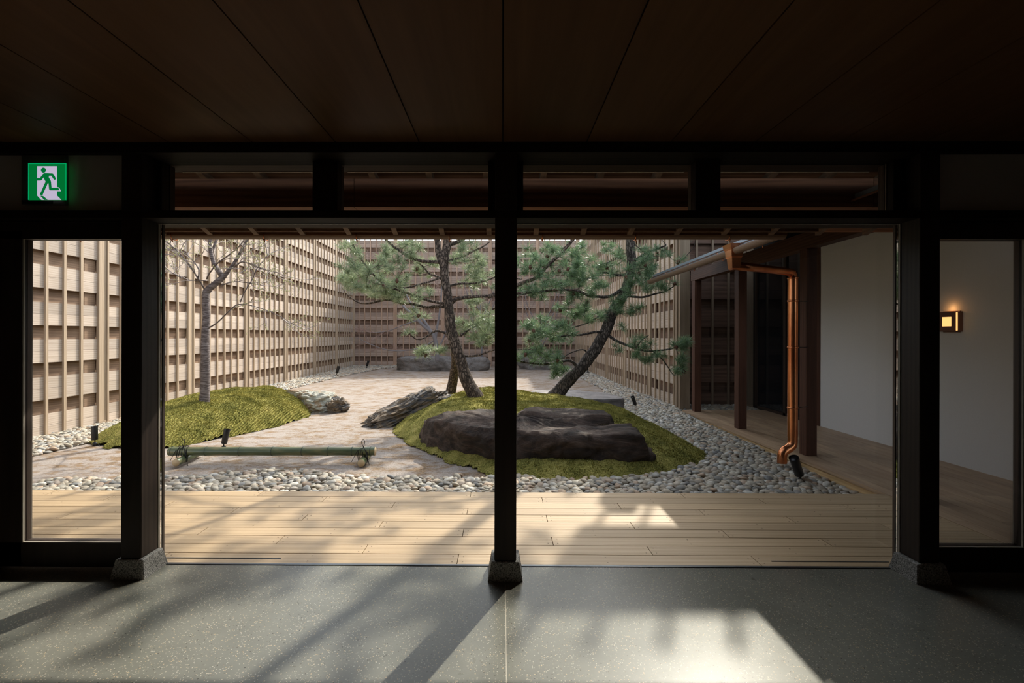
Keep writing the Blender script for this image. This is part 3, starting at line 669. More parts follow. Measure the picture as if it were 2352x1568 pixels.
mb = MB().tube([rel((hx+0.02, hy+0.02, zt_-0.235)), rel((hx+0.3, hy+0.14, zt_-0.24)), rel((DX-0.07, DY-0.03, zt_-0.247)), rel((DX-0.02, DY-0.01, zt_-0.255)), rel((DX, DY, zt_-0.285)), rel((DX, DY, zt_-0.34))], [0.047]*6, 20)
obj('elbow_pipe', mb, M['copper'], dp)
zj = [2.22, 1.93, 1.36, 0.62, 0.26]
for a, b2 in zip(zj[:-1], zj[1:]):
    obj('pipe_section', MB().tube([rel((DX, DY, a)), rel((DX, DY, b2))], 0.0565, 28, False), M['copper'], dp)
for z in zj[1:-1] + [2.21]:
    obj('pipe_collar', MB().tube([rel((DX, DY, z+0.012)), rel((DX, DY, z+0.006)), rel((DX, DY, z-0.006)), rel((DX, DY, z-0.012))], [0.0565, 0.0625, 0.0625, 0.0565], 28), M['copper'], dp)
for z in zj[1:-1]:
    obj('wall_bracket', MB().tube([rel((DX+0.05, DY, z)), rel((XP+0.02, DY+0.1, z))], 0.005, 8), M['black'], dp)
P, _r = resample_pts([(DX, DY, 0.27), (DX, DY, 0.20), (DX-0.015, DY-0.005, 0.155), (DX-0.06, DY-0.01, 0.118), (DX-0.11, DY-0.015, 0.088), (DX-0.137, DY-0.02, 0.045), (DX-0.14, DY-0.02, -0.055)])
P = [rel(p) for p in P]
obj('outlet_elbow', MB().tube(P, 0.054, 28, False), M['copper'], dp)

# ---------------------------------------------------------------- ground
FXL, FXR, FYB = -7.69, 3.733, 23.5
def gh_arr(X, Y):
    zl = np.interp(Y, [4, 8.6, 11, 16, 23.5], [-0.22, -0.24, -0.19, -0.17, -0.09])
    zr = np.interp(Y, [4, 9.6, 23.5], [-0.18, -0.10, -0.09])
    t = np.clip((X-FXL)/(FXR-FXL), 0, 1)
    return zl*(1-t) + zr*t
def gh(x, y): return float(gh_arr(np.array([x]), np.array([y]))[0])
def gpt(px, py, dz=0.0):
    z = -0.17
    for _ in range(12):
        p = atz(px, py, z+dz); z = gh(p.x, p.y)
    return (p.x, p.y)
def polydist(X, Y, poly):
    P_ = np.array(poly); Q = np.roll(P_, -1, 0); d = np.full(X.shape, 1e9); inside = np.zeros(X.shape, bool)
    for (ax, ay), (bx, by) in zip(P_, Q):
        ex, ey = bx-ax, by-ay; t = np.clip(((X-ax)*ex+(Y-ay)*ey)/(ex*ex+ey*ey+1e-12), 0, 1)
        d = np.minimum(d, np.hypot(X-ax-t*ex, Y-ay-t*ey))
        c = ((ay > Y) != (by > Y)) & (X < (bx-ax)*(Y-ay)/((by-ay) if by != ay else 1e-12)+ax); inside ^= c
    return np.where(inside, d, -d)
def smooth_poly(poly, it=2):
    for _ in range(it):
        out = []
        for a, b2 in zip(poly, poly[1:]+poly[:1]):
            out += [(a[0]*.75+b2[0]*.25, a[1]*.75+b2[1]*.25), (a[0]*.25+b2[0]*.75, a[1]*.25+b2[1]*.75)]
        poly = out
    return poly
MC = smooth_poly([gpt(890, 992), gpt(960, 1032), gpt(1040, 1066), gpt(1136, 1094), gpt(1200, 1107), gpt(1300, 1112), gpt(1450, 1104), gpt(1560, 1088), gpt(1640, 1060), gpt(1600, 1030), gpt(1540, 1000), gpt(1480, 972), gpt(1425, 962), (2.0, 9.15), (1.35, 9.85), (0.9, 10.5), (0.1, 11.1), (-1.0, 11.1), (-1.55, 10.2), (-1.9, 9.2)])
ML = smooth_poly([gpt(195, 1022), gpt(300, 1036), gpt(372, 1032), gpt(430, 1022), gpt(520, 1006), gpt(620, 984), gpt(720, 955), (-4.5, 10.7), (-5.4, 11.2), (-6.6, 10.6), (-7.0, 9.3), (-7.0, 8.2), (-6.75, 7.4)])
def bump_arr(X, Y, amp, f, seed=0):
    out = np.empty(X.shape); xf, yf, of = X.ravel(), Y.ravel(), out.ravel()
    for i in range(len(xf)): of[i] = noise.fractal(Vector((xf[i]*f+seed, yf[i]*f, seed)), 0.9, 2.0, 4)
    return out*amp
def mound_h(X, Y, poly, H, R):
    d = polydist(X, Y, poly); t = np.clip(d/(R*np.interp(Y, [6.5, 8.6], [1.1, 0.62])), 0, 1)
    return np.where(d > -0.05, H*(1-(1-t)**2.0)*1.0, -1.0), d
def mound_z(x, y, which=0):
    poly, H, R = ((MC, 0.46, 1.9), (ML, 0.50, 1.6))[which]
    h, d = mound_h(np.array([x]), np.array([y]), poly, H, R)
    return gh(x, y) + max(0, float(h[0]))
# sand sheet
gx = np.arange(-12, 7.01, 0.12); gy = np.arange(3.2, 27.01, 0.12)
X, Y = np.meshgrid(gx, gy); Z = gh_arr(X, Y) + bump_arr(X, Y, 0.012, 1.3)
nx_, ny_ = len(gx), len(gy); idx = np.arange(nx_*ny_).reshape(ny_, nx_)
Fq = np.stack([idx[:-1, :-1], idx[:-1, 1:], idx[1:, 1:], idx[1:, :-1]], -1).reshape(-1, 4)
gd = link('ground', np_mesh('ground', np.stack([X, Y, Z], -1).reshape(-1, 3), Fq, M['sand'])); tag(gd, kind='structure')
# moss mounds
def mound(name, poly, H, R, label, nblade, seed):
    P_ = np.array(poly); x0, y0 = P_.min(0)-0.1; x1, y1 = P_.max(0)+0.1; st = 0.035
    gx = np.arange(x0, x1, st); gy = np.arange(y0, y1, st); X, Y = np.meshgrid(gx, gy)
    h, d = mound_h(X, Y, poly, H, R)
    nb = bump_arr(X, Y, 1.0, 2.2, seed); nf = bump_arr(X, Y, 1.0, 11.0, seed+5)
    edge = np.clip(d/0.12, 0, 1); dk_ = d + nb*0.10 + nf*0.03
    Z = gh_arr(X, Y) + np.maximum(h, 0) + 0.012 + edge*(0.012 + nb*0.035 + nf*0.011) - np.clip((-d-0.10)*1.2, 0, 0.3)
    n_x, n_y = len(gx), len(gy); idx = np.arange(n_x*n_y).reshape(n_y, n_x)
    Fq = np.stack([idx[:-1, :-1], idx[:-1, 1:], idx[1:, 1:], idx[1:, :-1]], -1).reshape(-1, 4)
    keep = (dk_.ravel()[Fq] > -0.03).all(1); Fq = Fq[keep]
    used = np.unique(Fq); rm = np.full(n_x*n_y, -1); rm[used] = np.arange(len(used))
    c = (float(P_[:, 0].mean()), float(P_[:, 1].mean()))
    V = np.stack([X, Y, Z], -1).reshape(-1, 3)[used]; V = V - np.array([c[0], c[1], 0])
    e = empty(name, (c[0], c[1], 0)); tag(e, label, 'moss mound')
    link('moss_bed', np_mesh('moss_bed', V, rm[Fq], M['moss']), e)
    tri = rm[Fq]; pick = np.random.randint(0, len(tri), nblade)
    B = V[tri[pick, 0]] + np.random.uniform(0, st, (nblade, 3))*[1, 1, 0]
    hgt = np.random.uniform(0.010, 0.026, nblade); ang = np.random.uniform(0, 2*PI, nblade); wd = np.random.uniform(0.004, 0.008, nblade)
    dx, dy = np.cos(ang)*wd, np.sin(ang)*wd; lean = np.random.normal(0, 0.008, (nblade, 2))
    A = B + np.stack([dx, dy, np.full(nblade, -0.005)], -1); C_ = B - np.stack([dx, dy, np.full(nblade, 0.005)], -1)
    T = B + np.stack([lean[:, 0], lean[:, 1], hgt], -1)
    VV = np.stack([A, C_, T], 1).reshape(-1, 3); FF = np.arange(nblade*3).reshape(-1, 3)
    o = link('moss_sprigs', np_mesh('moss_sprigs', VV, FF, M['moss_blade'], False), e); o['kind'] = 'stuff'
    return e
mound('moss_mound', MC, 0.46, 1.9, 'large green moss mound in the middle carrying the pines and the dark slab rock', 130000, 3)
mound('moss_mound', ML, 0.50, 1.6, 'yellow-green moss mound at the left around the bare cherry trunk', 90000, 9)

# ---------------------------------------------------------------- rocks
def slab_rock(name, outline, ztop, zbot, mat, label, amp=0.03, seed=0.0, round_=0.07, strata=0.0, nper=170, bulge=0.03, zfun=None, group=None):
    P_ = smooth_poly(outline, 1); P_ = np.array(P_); seg = np.hypot(*(np.roll(P_, -1, 0)-P_).T); cum = np.concatenate([[0], np.cumsum(seg)])
    Pc = np.vstack([P_, P_[:1]]); s = np.linspace(0, cum[-1], nper, endpoint=False)
    ox = np.interp(s, cum, Pc[:, 0]); oy = np.interp(s, cum, Pc[:, 1]); c = np.array([P_[:, 0].mean(), P_[:, 1].mean()])
    rings = []
    for t in np.linspace(0, 1, 16):
        rings.append(('s', t))
    for t in np.linspace(0.04, 0.97, 18): rings.append(('t', t))
    V = []; 
    for kind, t in rings:
        for i in range(nper):
            d = np.array([ox[i], oy[i]]) - c; L_ = np.hypot(*d); u = d/L_
            zt_ = ztop if zfun is None else zfun(ox[i], oy[i])
            if kind == 's':
                z = zbot + (zt_-zbot)*t; k = bulge*math.sin(PI*min(1, t*1.1)) - round_*max(0, (t-0.8)/0.2)**2*0.6 - 0.04*(1-t)**3
                p = c + u*(L_+k)
            else:
                p = c + d*(1-t) - u*round_*0.6*(1-t); z = (ztop if zfun is None else zfun(p[0], p[1])) + 0.012*(1-t)
            q = Vector((p[0]*1.0+seed, p[1]*1.0, z*1.6))
            n1 = noise.fractal(q*1.8, 0.8, 2.1, 6); n2 = noise.ridged_multi_fractal(q*3.5, 0.8, 2.0, 5, 1.0, 2.0)-1.0
            dd = amp*(n1*1.4 + n2*0.35)
            if kind == 's': p = p + u*dd*1.2; z += dd*0.3*t
            else:
                z += dd*0.7
                if strata:
                    q3 = noise.noise(Vector((p[0]*0.7+seed, p[1]*7.0, 1.3)))
                    z += strata*(math.floor(q3*5)/5.0)
            V.append((p[0]-c[0], p[1]-c[1], z-zbot))
    nr = len(rings); Fq = []
    for r_ in range(nr-1):
        for i in range(nper):
            j = (i+1) % nper; Fq.append((r_*nper+i, r_*nper+j, (r_+1)*nper+j, (r_+1)*nper+i))
    V.append((0, 0, V[(nr-1)*nper][2])); 
    me = bpy.data.meshes.new(name); tri = [((nr-1)*nper+i, (nr-1)*nper+(i+1) % nper, len(V)-1) for i in range(nper)]
    me.from_pydata(V, [], Fq+tri); me.update(); me.materials.append(mat)
    me.polygons.foreach_set('use_smooth', [True]*len(me.polygons))
    o = link(name, me, None, (c[0], c[1], zbot)); tag(o, label, 'rock', group); return o
def zf(x, y):
    z = 0.30
    if x < -0.9: z -= 0.10*min(1, (-0.9-x)/0.35)
    if x > 1.70: z -= 0.24*min(1, (x-1.70)/0.12)
    z += 0.02*math.sin(x*2.1+1)
    return z
slab_rock('garden_rock', [(-1.28, 6.98), (-1.08, 6.68), (-.58, 6.08), (-.12, 5.73), (.4, 5.6), (1.0, 5.56), (1.6, 5.58), (1.9, 5.66), (1.96, 5.9), (1.8, 6.08), (1.3, 6.24), (.5, 6.4), (.12, 6.75), (-.2, 7.2), (-.6, 7.35), (-1.0, 7.3), (-1.27, 7.15)],
          0.3, -0.28, M['rock_dark'], 'long low dark brown slab rock in front, with layered flat top', 0.048, 2.0, 0.05, 0.075, 260, 0.03, zf)
slab_rock('garden_rock', [(0.15, 6.95), (0.35, 6.68), (1.0, 6.5), (1.5, 6.42), (1.68, 6.6), (1.35, 7.0), (.9, 7.22), (.4, 7.28)],
          0.33, -0.2, M['rock_dark'], 'grey rounded rock ridge lying directly behind the long dark slab rock', 0.03, 8.0, 0.12, 0.02, 140, 0.0, lambda x, y: 0.37-0.12*abs(x-0.95)**2+0.03*math.sin(x*5))
slab_rock('garden_rock', [(0.35, 9.5), (1.2, 9.05), (2.1, 9.0), (2.5, 9.12), (2.42, 9.6), (2.2, 10.2), (1.4, 10.6), (0.6, 10.4)],
          0.24, -0.25, M['rock_purple'], 'flat purple-grey slab rock behind the leaning pine, sun on its top', 0.025, 13.0, 0.03, 0.02, 150, 0.02)
slab_rock('garden_rock', [(-4.9, 21.0), (-4.5, 20.6), (-3.9, 20.3), (-2.2, 20.3), (-1.3, 20.5), (-.65, 20.7), (-.6, 21.3), (-1.4, 21.9), (-3.5, 22.0), (-4.6, 21.7)],
          0.47, -0.15, M['rock_back'], 'long grey flat-topped rock against the back fence, behind the pine trunks', 0.07, 21.0, 0.06, 0.03, 150, 0.04)
slab_rock('garden_rock', [(0.7, 21.6), (1.4, 21.1), (2.5, 21.2), (3.0, 21.7), (2.6, 22.3), (1.1, 22.4)],
          0.62, -0.15, M['rock_back'], 'blue-grey boulder by the back fence, half hidden by pine needles right of the middle post', 0.09, 31.0, 0.1, 0.03, 110, 0.03)
def jag_rock(name, c, dims, rotz, tilt, mat, label, seed, amp=0.16, sub=6, shear=0.0, facet=3.2):
    import bmesh
    bm = bmesh.new(); bmesh.ops.create_icosphere(bm, subdivisions=sub, radius=1.0)
    R = Matrix.Rotation(rotz, 3, 'Z') @ Matrix.Rotation(tilt, 3, 'Y')
    for v in bm.verts:
        d = v.co.normalized(); q = d*1.5 + Vector((seed, seed*0.7, 0))
        box_ = 1.0/max(abs(d.x)**4+abs(d.y)**4+abs(d.z)**4, 1e-6)**0.25
        rad = 0.5*1.0+0.5*box_*0.9
        dist, pts = noise.voronoi(Vector((q.x*facet*0.5, q.y*facet*0.5, q.z*facet)), distance_metric='DISTANCE', exponent=2.5)
        rad += amp*(noise.noise(q*1.4)*1.1) + amp*0.9*(dist[1]-dist[0]-0.3) + amp*0.35*(noise.ridged_multi_fractal(q*3.0, 0.9, 2.0, 5, 1.0, 2.0)-1.0)
        p = Vector((d.x*dims[0], d.y*dims[1], d.z*dims[2]))*rad
        p.z += shear*p.x
        v.co = R @ p
    me = bpy.data.meshes.new(name); bm.to_mesh(me); bm.free(); me.materials.append(mat)
    me.polygons.foreach_set('use_smooth', [False]*len(me.polygons))
    o = link(name, me, None, c); tag(o, label, 'rock'); return o
jag_rock('garden_rock', (-4.30, 10.15, -0.08), (0.70, 0.42, 0.34), -0.1, 0.05, M['rock_white'], 'pale greenish-white and rust quartz rock on the sand right of the left moss mound', 4.2, 0.22, 6, -0.02)
jag_rock('garden_rock', (-3.62, 9.98, -0.10), (0.24, 0.24, 0.22), 0.5, 0.2, M['rock_jag'], 'small tan broken rock at the right end of the pale quartz rock', 7.7, 0.3, 5)
jag_rock('garden_rock', (-1.86, 8.72, 0.0), (0.90, 0.38, 0.27), 0.35, -0.27, M['rock_jag'], 'jagged slanting grey and rust rock left of the long dark slab, peak to the right', 11.3, 0.28, 6, 0.12)
jag_rock('garden_rock', (-1.40, 9.2, 0.08), (0.26, 0.22, 0.22), 0.9, -0.2, M['rock_jag'], 'small tan rock tucked behind the peak of the jagged slanting rock', 15.3, 0.3, 5)
px_, py__ = gpt(1056, 1095)
jag_rock('stone', (px_, py__, -0.165), (0.038, 0.03, 0.03), 0.3, 0.1, plain('small_tan_stone', (0.40, 0.29, 0.20), 0.8), 'single small tan stone lying alone on the sand left of the middle post', 3.1, 0.2, 3)

# ---------------------------------------------------------------- pebbles
front_b_px = [(70, 1120), (140, 1106), (272, 1108), (372, 1106), (450, 1100), (560, 1090), (610, 1084), (700, 1086), (800, 1100), (880, 1104), (1000, 1106), (1136, 1104), (1250, 1110)]
fb = sorted([gpt(a, b2) for a, b2 in front_b_px]); fbx = [p[0] for p in fb]; fby = [p[1] for p in fb]
def pebble_zone(x, y):
    dm = polydist(x, y, MC); dl = polydist(x, y, ML)
    yb_ = np.interp(x, fbx, fby)
    lim = np.interp(y, [4, 5.5, 7, 8.4, 10, 12, 13.5, 18, 23.5], [-9, 1.6, 2.4, 2.35, 2.35, 2.75, 3.0, 2.9, 2.9])
    front = (y < yb_) & (y > 4.36)
    right = (x > lim) & (y > 4.36)
    left = x < np.interp(y, [4, 6.3, 7.1, 12, 13.2, 18.6, 21.5, 23.5], [-9, -6.62, -6.55, -6.7, -6.6, -6.3, -5.8, -4.6])
    ok = (front | right | left) & (dm < 0.02) & (dl < 0.02) & (x < 3.7+ (y > 9.3)*2.0) & (x > -7.95)
    return ok, left & ~front
ico = MB()
import bmesh as _bm
def ico_data(sub):
    b = _bm.new(); _bm.ops.create_icosphere(b, subdivisions=sub, radius=1.0); b.verts.index_update()
    V = np.array([v.co[:] for v in b.verts]); Fi = np.array([[v.index for v in f.verts] for f in b.faces]); b.free(); return V, Fi
IV, IF = ico_data(2)
def gen_points():
    pts = []
    def grid(x0, x1, y0, y1, s):
        gx = np.arange(x0, x1, s); gy = np.arange(y0, y1, s*0.87); X, Y = np.meshgrid(gx, gy); X = X + (np.arange(len(gy)) % 2)[:, None]*s/2
        X = X.ravel()+np.random.uniform(-.28, .28, X.size)*s; Y = Y.ravel()+np.random.uniform(-.28, .28, Y.size)*s
        return X, Y
    for (y0, y1, s, lay) in ((4.36, 12, 0.062, 2), (12, 23.4, 0.085, 1)):
        for l in range(lay):
            x, y = grid(-8, 5.4, y0, y1, s if l == 0 else s*1.15)
            ok, lf = pebble_zone(x, y); x, y, lf = x[ok], y[ok], lf[ok]
            sc_ = np.random.uniform(0.8, 1.45, len(x))*(s/0.062)**0.7
            z = gh_arr(x, y) + 0.012 + l*0.026 + np.random.uniform(-.004, .01, len(x))
            pts.append(np.stack([x, y, z, sc_, lf.astype(float)], -1))
    return np.vstack(pts)
PTS = gen_points()
def pebble_bed(name, sel, label, npick, kind=None):
    P_ = PTS[sel]; dist = np.hypot(P_[:, 0], P_[:, 1])/P_[:, 3]
    # the ones that can be seen largest: nearest, and beyond the deck edge sight line
    vis = (P_[:, 1] > 4.45+0.1)
    order = np.argsort(np.where(vis, dist + np.random.uniform(0, 0.8, len(dist)), 1e6)); big = order[:npick]; rest = order[npick:]
    e = empty(name, (0, 0, 0)); tag(e, label, 'pebbles')
    variants = []
    for k in range(8):
        ax = np.array([0.043, 0.033, 0.022])*np.random.uniform(0.85, 1.15, 3)
        V = IV*ax; V = V*(1+0.10*np.sin(IV @ np.random.normal(0, 2, 3) + k)[:, None]); variants.append(np_mesh('pebble', V, IF, M['pebble_o']))
    for i in big:
        x, y, z, s, _ = P_[i]
        link('pebble', variants[random.randrange(8)], e, (x, y, z), (random.uniform(-.35, .35), random.uniform(-.35, .35), random.uniform(0, 6.28)), (s, s, s))
    R_ = P_[rest]; n_ = len(R_)
    ang = np.random.uniform(0, 2*PI, n_); ax = np.array([0.043, 0.033, 0.022])*np.random.uniform(0.8, 1.2, (n_, 3))*R_[:, 3:4]
    V = IV[None]*ax[:, None, :]
    tl = np.random.uniform(-.35, .35, (n_, 2))
    V[:, :, 2] += V[:, :, 0]*tl[:, :1] + V[:, :, 1]*tl[:, 1:]
    c_, s_ = np.cos(ang)[:, None], np.sin(ang)[:, None]
    X_ = V[:, :, 0]*c_-V[:, :, 1]*s_; Y_ = V[:, :, 0]*s_+V[:, :, 1]*c_
    V = np.stack([X_+R_[:, 0:1], Y_+R_[:, 1:2], V[:, :, 2]+R_[:, 2:3]], -1).reshape(-1, 3)
    Fi = (IF[None]+(np.arange(n_)*len(IV))[:, None, None]).reshape(-1, 3)
    o = link('small_pebbles', np_mesh('small_pebbles', V, Fi, M['pebble_i']), e); o['kind'] = 'stuff'
lf = PTS[:, 4] > 0.5
right_ = (~lf) & ((PTS[:, 0] > 1.3) )
pebble_bed('pebble_strip', (~lf) & ~right_, 'strip of rounded river pebbles along the far edge of the front deck', 300)
pebble_bed('pebble_bed', right_, 'wide bed of grey and tan pebbles between the moss and the side veranda', 300)
pebble_bed('pebble_border', lf, 'pebble border along the foot of the left fence', 300)

# ---------------------------------------------------------------- fences
PER = 0.625                       # one light band and one recessed band
def fence(name, label, axis, fixed, a0, a1, postsat, nrm, mats, ztop, zb_f, cell=6, gap=None, tip=0.22, phase=0.0, slatw=0.046):
    """axis 1: runs along Y at x=fixed; axis 0: runs along X at y=fixed; nrm: side (sign) the garden is on"""
    mb_, mr_, ms_ = mats
    e = empty(name, (0, 0, 0)); tag(e, label, 'fence', None)
    def B(nm, mat, s0, s1, d0, d1, z0, z1):
        lo, hi = sorted((fixed+nrm*d0, fixed+nrm*d1))
        if axis == 1: return ubox(nm, mat, lo, hi, s0, s1, z0, z1, e)
        return ubox(nm, mat, s0, s1, lo, hi, z0, z1, e)
    spans = list(zip(postsat[:-1], postsat[1:]))
    zs = []
    z = -0.222+phase
    light = 0.385
    k = 0
    while z < ztop-0.05:
        zs.append(z); z += PER
    for (s0, s1) in spans:
        a, b2 = max(s0, a0), min(s1, a1)
        if b2-a < 0.1: continue
        for z in zs:
            iv = [(-1, gap[0]), (gap[1], ztop)] if gap else [(-1, ztop)]
            for lo_, hi_ in iv:
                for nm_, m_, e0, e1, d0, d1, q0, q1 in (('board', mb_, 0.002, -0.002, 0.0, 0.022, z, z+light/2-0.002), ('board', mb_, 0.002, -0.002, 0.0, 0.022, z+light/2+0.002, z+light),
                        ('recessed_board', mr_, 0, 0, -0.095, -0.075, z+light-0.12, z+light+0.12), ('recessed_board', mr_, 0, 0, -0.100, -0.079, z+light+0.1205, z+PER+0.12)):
                    c0, c1 = max(q0, lo_), min(q1, hi_)
                    if c1-c0 > 0.01: B(nm_, m_, a+e0, b2+e1, d0, d1, c0, c1)
        if not gap: B('backing', mr_, a, b2, -0.108, -0.102, -0.2, ztop)
        else: B('backing', mr_, a, b2, -0.108, -0.102, -0.2, gap[0]); B('backing', mr_, a, b2, -0.108, -0.102, gap[1], ztop)
        L_ = s1-s0
        for q in range(cell):
            sx = s0 + L_*(0.178+0.13*q)
            if a0 < sx < a1: B('slat', ms_, sx-slatw/2, sx+slatw/2, 0.022, 0.055, zb_f(sx)+0.02, ztop+tip)
    for s in postsat:
        if a0-0.15 <= s <= a1+0.15:
            B('post', ms_, s-0.075, s+0.075, 0.0, 0.06, zb_f(s)-0.1, ztop+tip*0.3)
            B('post_foot', ms_, s-0.09, s+0.09, -0.02, 0.075, zb_f(s)-0.15, zb_f(s)+0.10)
            B('batten', ms_, s+0.078, s+0.112, 0.0, 0.085, zb_f(s)+0.02, ztop+tip)
            B('stud', mr_, s-0.30, s-0.075, -0.08, -0.02, zb_f(s), ztop-0.1)
    return e
P0, PP = 8.63, 2.45
pa = [P0+PP*k for k in range(-2, 7)]
fence('fence', 'sunlit cedar fence of boards and vertical slats along the left side of the garden', 1, FXL, 3.9, FYB, pa, 1, (M['fence_y'], M['rec_shade_y'], M['slat']), 6.15, lambda s: gh(FXL, s))
pbk = [FXL+PP*0.3+0.0+k*2.45*0.99 for k in range(-1, 6)]
xb0 = (907-1154)*FYB/F_PX
pbk = [FXL-0.12]+[xb0+k*2.45 for k in range(0, 4)]+[FXR+0.12]
fence('fence', 'shaded cedar fence of boards and vertical slats across the back of the garden', 0, FYB, FXL-0.1, FXR+0.1, pbk, -1, (M['fence_x'], M['rec_shade_x'], M['slat_b']), 6.40, lambda s: gh(s, FYB-0.1), phase=0.0, tip=0.17)
yr0 = (3.733-0.06)*F_PX/328.6
pr = [yr0+k*2.35 for k in range(-1, 6)]
fence('fence', 'cedar slat fence on the right side of the garden, behind the leaning pine', 1, FXR+0.085, 9.75, FYB+0.1, pr, -1, (M['fence_y'], M['rec_shade_x'], M['slat']), 5.95, lambda s: gh(FXR, s), phase=0.03, tip=0.12)
cpz = gh(3.8, 9.7)
cp = obj('corner_post', MB().box(-0.085, 0.12, -0.09, 0.16, -0.05, 6.05).box(-0.115, -0.085, 0.02, 0.10, 0.1, 6.05), M['slat_shade'], loc=(FXR+0.085, 9.68, cpz)); tag(cp, 'thick weathered corner post where the right fence ends by the veranda', 'post')
pf = [3.85, 5.55, 7.9]
fs = fence('fence', 'slat fence behind the veranda posts, shade toned, with an added unseen top', 0, 10.3, 3.95, 7.4, [2.8, 5.55, 7.9], -1, (M['board_shade'], M['board_shade'], M['slat_shade']), 8.09, lambda s: -0.15, cell=9, gap=(6.56, 7.02), phase=0.05, tip=0.26)  # unseen top bands and gap added to shape the deck and floor patches

# ---------------------------------------------------------------- trees
def px_path(pts, Y, dY=None):
    out = []
    for i, p in enumerate(pts):
        yy = Y if dY is None else Y + dY[i] if hasattr(dY, '__len__') else Y + dY*i/(len(pts)-1)
        out.append(at(p[0], p[1], yy))
    return out
def resample(P, R, step=0.08, wob=0.0, seed=0.0):
    out, rr = [], []; n_ = len(P)
    for i in range(n_-1):
        p0, p1, p2, p3 = P[max(i-1, 0)], P[i], P[i+1], P[min(i+2, n_-1)]
        L_ = (p2-p1).length; m_ = max(1, int(L_/step))
        for k in range(m_):
            t = k/m_
            q = 0.5*((2*p1)+(-p0+p2)*t+(2*p0-5*p1+4*p2-p3)*t*t+(-p0+3*p1-3*p2+p3)*t**3)
            if wob: q = q + Vector(noise.noise_vector(q*3+Vector((seed, 0, 0))))*wob
            out.append(q); rr.append(R[i]+(R[i+1]-R[i])*t)
    out.append(P[-1]); rr.append(R[-1]); return out, rr
def tuft_mesh(name, mat, n_, L_, seed):
    rs = np.random.RandomState(seed); V = []; Fi = []
    for i in range(n_):
        th = rs.uniform(0, 2*PI); ph = math.acos(rs.uniform(-0.25, 1.0)); d = np.array([math.sin(ph)*math.cos(th), math.sin(ph)*math.sin(th), math.cos(ph)])
        l = L_*rs.uniform(0.7, 1.1); base = np.array([0, 0, rs.uniform(-0.05, 0.03)]); side = np.cross(d, rs.normal(size=3)); side /= np.linalg.norm(side)+1e-9
        mid = base+d*l*0.55; tip = base+d*l+np.array([0, 0, -0.012]); wd = 0.0026
        b = len(V); V += [base-side*wd*0.8, base+side*wd*0.8, mid+side*wd, mid-side*wd, tip]; Fi += [(b, b+1, b+2, b+3), (b+3, b+2, b+4)]
    me = bpy.data.meshes.new(name); me.from_pydata([tuple(v) for v in V], [], Fi); me.update(); me.materials.append(mat); return me
def tri_arrays(me):
    V = np.array([v.co[:] for v in me.vertices]); T = []
    for p in me.polygons:
        vs_ = list(p.vertices)
        for k in range(1, len(vs_)-1): T.append((vs_[0], vs_[k], vs_[k+1]))
    return V, np.array(T)
